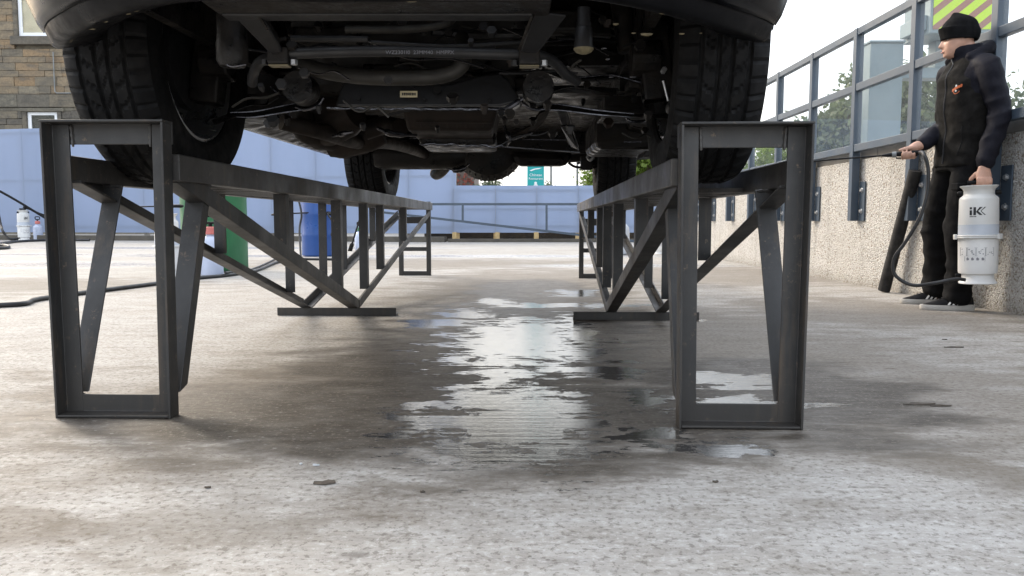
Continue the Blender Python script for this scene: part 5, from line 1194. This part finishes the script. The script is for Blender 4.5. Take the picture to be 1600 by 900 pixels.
def lance(name, label, P, r=.006, nozzle=True):
    o = thing(name, label, 'spray lance', P[0])
    q = MB(); q.tube(P, r, 8, 4 if len(P) > 2 else 0); q.build('wand', BLACKPL, o, True, world=True)
    d_ = (Vector(P[0]) - Vector(P[1])).normalized(); a = Vector(P[0])
    q = MB(); q.tube([a - d_*.06, a - d_*.045, a - d_*.01, a, a + d_*.03], [r*1.3,r*2.4,r*2.4,r*1.6,r*.9], 8); q.build('nozzle', BLACKPL, o, True, world=True)
    b_ = Vector(P[-1]); e_ = (Vector(P[-1]) - Vector(P[-2])).normalized()
    q = MB(); q.tube([b_ - e_*.10, b_ - e_*.08, b_ + e_*.05, b_ + e_*.07], [r*1.4,r*2.6,r*2.6,r*1.8], 8); q.build('handle', BLACKPL, o, True, world=True)
    return o
def place_sprayer(px, py, sc, rz, lab):
    c = copy_tree(sp); p = gr(px, py); c.location = p; c.scale = (sc,)*3; c.rotation_euler = (0,0,rz); c['label'] = lab; return c
place_sprayer(38, 376, 1.50, R(60), 'tall white pressure sprayer standing by the kerb at the far left')
place_sprayer(263, 432, 1.08, R(-40), 'white pressure sprayer half hidden behind the left ramp beside green drum')
place_sprayer(498, 399, 1.05, R(80), 'white pressure sprayer standing in front of the blue drum')
place_sprayer(1031, 397, .95, R(10), 'white pressure sprayer far back, glimpsed between the right ramp legs')

# ------------------------------------------------------------------ other containers
def bottle(label, p, s_, mbody, mcap, name='pump_bottle', cat='spray bottle'):
    rt = thing(name, label, cat, p)
    q = MB(); q.lathe([(.05*s_,.0),(.105*s_,.004*s_),(.118*s_,.02*s_),(.118*s_,.30*s_),(.110*s_,.355*s_),(.075*s_,.40*s_),(.045*s_,.415*s_),(.045*s_,.43*s_)], 28); q.build('body', mbody, rt, 35)
    q = MB(); q.lathe([(.062*s_,.4305*s_),(.065*s_,.435*s_),(.060*s_,.50*s_),(.05*s_,.51*s_),(0,.51*s_)], 22); q.build('collar', mcap, rt, 35)
    q = MB(); q.tube([(0,0,.511*s_),(0,0,.545*s_)], .02*s_, 10); q.tube([(-.045*s_,0,.55*s_),(-.06*s_,0,.57*s_),(-.06*s_,0,.60*s_),(-.045*s_,0,.618*s_),(.045*s_,0,.618*s_),(.06*s_,0,.60*s_),(.06*s_,0,.57*s_),(.045*s_,0,.55*s_),(-.045*s_,0,.55*s_)], .012*s_, 8, 2); q.build('pump_handle', BLACKPL, rt, True)
    return rt
b1 = bottle('small pump bottle with blue label beside tall white sprayer at far left', gr(60, 375), 1.0, BLUELIQ, PINKPL)
q = MB()
for i in range(5):
    decal(q, [(-.075,.10+.03*i),(.03 + .03*(i % 2),.10+.03*i),(.03 + .03*(i % 2),.115+.03*i),(-.075,.115+.03*i)], .118, .0015)
o = q.build('label_print', BLUEPL, b1); o['kind'] = 'stuff'
b2 = bottle('bluish translucent pump sprayer with faded red collar before green drum', gr(331, 431), .88, BLUELIQ, PINKPL)
q = MB(); q.lathe([(0,0),(.012,0),(.010,.03),(0,.035)], 10, (-.075,-.04,.33)); q.build('valve', WHITEPL, b2, True)
b3 = bottle('white bottle with bright red cap partly behind the ramp leg', gr(312, 418), .78, WHITEPL, REDPL)
b4 = bottle('small pump sprayer with green collar standing far back near centre', gr(563, 392), .78, BLUELIQ, GREENPL)
b5 = bottle('grey container with red cap glimpsed between the right ramp uprights', gr(969, 398), 1.15, LIQUID, REDPL)
def drum(label, p, r, h, m, ribs):
    rt = thing('plastic_drum', label, 'drum', p)
    prof = [(r*.55,.0),(r*.93,.002),(r*.985,.02)]
    for z in ribs: prof += [(r*.985, z - .03), (r*1.0, z - .012), (r*1.0, z + .012), (r*.985, z + .03)]
    prof += [(r*.985, h - .06), (r*.95, h - .015), (r*.90, h - .004), (r*.86, h - .012), (0, h - .014)]
    q = MB(); q.lathe(prof, 48); q.build('shell', m, rt, 30)
    for s_ in (-1, 1):
        q = MB(); q.lathe([(0,h-.014),(.035,h-.0138),(.035,h+.008),(0,h+.008)], 14, (s_*r*.55, 0, 0)); q.build('bung', BLACKPL, rt, True)
    return rt
gd = drum('big green plastic drum standing behind the left ramp', gr(337, 422), .325, .92, GREENPL, (.86,))
bd = drum('blue plastic drum standing behind the left ramp', gr(499, 400), .245, .90, BLUEPL, (.30,.60))
q = MB(); c = gr(337, 425); q.tube([at(312,335,7.50), at(316,322,7.48), at(326,318,7.47), at(337,325,7.48), at(345,342,7.50), at(347,380,7.5)], .012, 8, 5); o = q.build('white_hose', HOSEW, None, True); tag(o, 'short white hose curving over the front of the green drum', 'hose')
q = MB(); q.tube([gr(0,481)+Vector((-1.2,-.12,.016)), gr(0,481)+Vector((0,0,.016)), gr(60,471)+Vector((0,0,.016)), gr(160,457)+Vector((0,0,.016)), gr(245,446)+Vector((0,0,.016)), gr(300,438)+Vector((0,0,.016)), gr(352,433)+Vector((0,0,.016)), gr(400,425)+Vector((0,0,.016)), gr(432,412)+Vector((0,0,.016)), gr(462,407)+Vector((0,0,.016)), gr(520,407)+Vector((0,0,.016)), gr(575,406)+Vector((0,0,.016))], .0155, 10, 6); o = q.build('ground_hose', HOSE, None, True); tag(o, 'long black hose lying across the left yard behind the ramp', 'hose')
q = MB(); q.tube([gr(352,433.5)+Vector((0,0,.045)), gr(390,424)+Vector((0,0,.014)), gr(430,406)+Vector((0,0,.014)), gr(424,402)+Vector((0,0,.014)), gr(428,397)+Vector((0,0,.014)), gr(440,396)+Vector((0,0,.014)), gr(480,399)+Vector((-.1,-.25,.014))], .011, 8, 6); o = q.build('thin_hose', HOSE, None, True); tag(o, 'thin black hose curling on the floor in front of blue drum', 'hose')
q = MB(); q.tube([gr(-40,388), gr(0,383)+Vector((0,0,.03)), gr(30,379)+Vector((0,0,.03)), gr(80,377)+Vector((0,0,.03)), gr(140,377)+Vector((0,0,.03))], .03, 8, 6); q.tube([gr(-20,391)+Vector((0,0,.03)), gr(6,390)+Vector((0,0,.03)), gr(14,388.5)+Vector((0,0,.03)), gr(8,386)+Vector((0,0,.03)), gr(-14,386)+Vector((0,0,.03))], .03, 8, 6)
o = q.build('coiled_hose', HOSE, None, True); tag(o, 'black hose lying in loose coils at the far left edge', 'hose')
q = MB(); q.tube([at(-4,325,19.5), at(1,350,19.4), at(6,364,19.2), gr(16,376)+Vector((0,0,.04)), gr(30,375)+Vector((0,0,.04))], .03, 8, 5); o = q.build('feed_hose', HOSE, None, True); tag(o, 'black feed hose dropping to the tall white sprayer at far left', 'hose')
lance('spray_lance', 'long black lance leaning across the tall hoarding at far left', [at(-30,283,20.3), at(20,310,20.4), at(78,345,20.6)], .03)
lance('spray_lance', 'thin second lance crossing below the long one at far left', [at(38,324,20.5), at(82,341,20.7)], .018)
lance('spray_lance', 'black lance lying level on the half hidden sprayer by the green drum', [at(168,323,7.15), at(215,323,7.17), at(262,322,7.2), at(274,322,7.2)], .006)
lance('spray_lance', 'black lance resting across the white sprayer before the blue drum', [at(427,335.5,11.3), at(446,334,11.3), at(500,332,11.3), at(520,334,11.3)], .010)
lance('spray_lance', 'black lance standing upright in the small green collared sprayer', [at(569,312,13.2), at(564,335,13.25), at(548,388,13.4)], .014)
q = MB(); q.tube([at(520,334,11.3), at(512,334,11.25), at(519,346,11.25), at(520,358,11.3), at(518,368,11.3), at(526,370,11.4)], .012, 8, 6); o = q.build('lance_hose', HOSE, None, True); tag(o, 'thin black hose hanging in front of the blue drum', 'hose')
q = MB(); q.tube([at(446,335,11.2), at(439,338,11.2), at(436,350,11.2), at(437,366,11.2), gr(440,399)+Vector((0,-.3,.02))], .012, 8, 6); o = q.build('lance_hose', HOSE, None, True); tag(o, 'thin black hose dropping left of the blue drum', 'hose')
q = MB(); q.tube([at(464,306,11.0), at(469,322,11.0), at(471,338,11.0), at(468,360,11.0), gr(470,404)+Vector((0,0,.02))], .014, 8, 6); o = q.build('lance_hose', HOSE, None, True); tag(o, 'black hose bowed along the left side of the blue drum', 'hose')

# black pipe lagging leaning on the wall
a = gr(1381, 457); a.x = min(a.x, WX - .075)
b_ = Vector((WX - .044, a.y - .27, .815))
o = thing('foam_pipe', 'thick black foam pipe length leaning against the pebble wall', 'pipe', a)
dv = (b_ - a).normalized()
q = MB(); n = 18; pts = [a + dv*.052*0 + (b_-a)*k/10 for k in range(11)]
q.tube([p + Vector((0,0,.016)) for p in pts], [.041]*11, 18); q.build('sleeve', FOAM, o, 40, world=True)
q = MB(); q.tube([b_ + Vector((0,0,.016)) + dv*.0005, b_ + Vector((0,0,.016)) + dv*.0015], .018, 14); q.build('bore', INK, o, True, world=True)

# ------------------------------------------------------------------ small litter on the slab
def litter(px, py, w_, h_, label, m, cat='leaf', seed=0, group=None):
    rd = random.Random(seed); p = gr(px, py); q = MB(); n = 9; top = []; bot = []
    for k in range(n):
        a = 2*math.pi*k/n; r_ = rd.uniform(.6, 1.1); c = Vector((p.x + w_*r_*math.cos(a), p.y + h_*r_*math.sin(a), 0)); bot.append(c + Vector((0,0,.001))); top.append(c + Vector((0,0,rd.uniform(.002,.005))))
    q.loft([bot, top]); o = q.build('dead_leaf' if cat == 'leaf' else 'flake', m, None); tag(o, label, cat, group)
litter(1440, 632, .055, .010, 'long dark curled leaf on the slab right of the right ramp', DEBRIS, seed=1)
litter(1468, 635, .030, .006, 'thin dark leaf tip beside the long curled leaf', DEBRIS, seed=2)
litter(1492, 543, .045, .012, 'dark twig like leaf on slab below the feet of the person', DEBRIS, seed=3)
litter(1476, 531, .012, .006, 'tiny dark leaf scrap just above the twig like leaf', DEBRIS, seed=4)
litter(508, 756, .022, .012, 'dark grey leaf on the slab in front of the car', DEBRIS, seed=5)
litter(493, 728, .008, .003, 'pale flake on the damp slab in front of the car', DEBRISW, 'flake', seed=6)
litter(470, 726, .004, .003, 'smaller pale flake left of the other pale flake', DEBRISW, 'flake', seed=7)
litter(325, 763, .008, .005, 'small dark leaf on the slab at front left', DEBRIS, seed=8)
litter(1118, 754, .007, .004, 'small dark leaf on the slab below the right ramp', DEBRIS, seed=9)
litter(660, 770, .006, .003, 'small dark leaf scrap at the middle of the front slab', DEBRIS, seed=10)
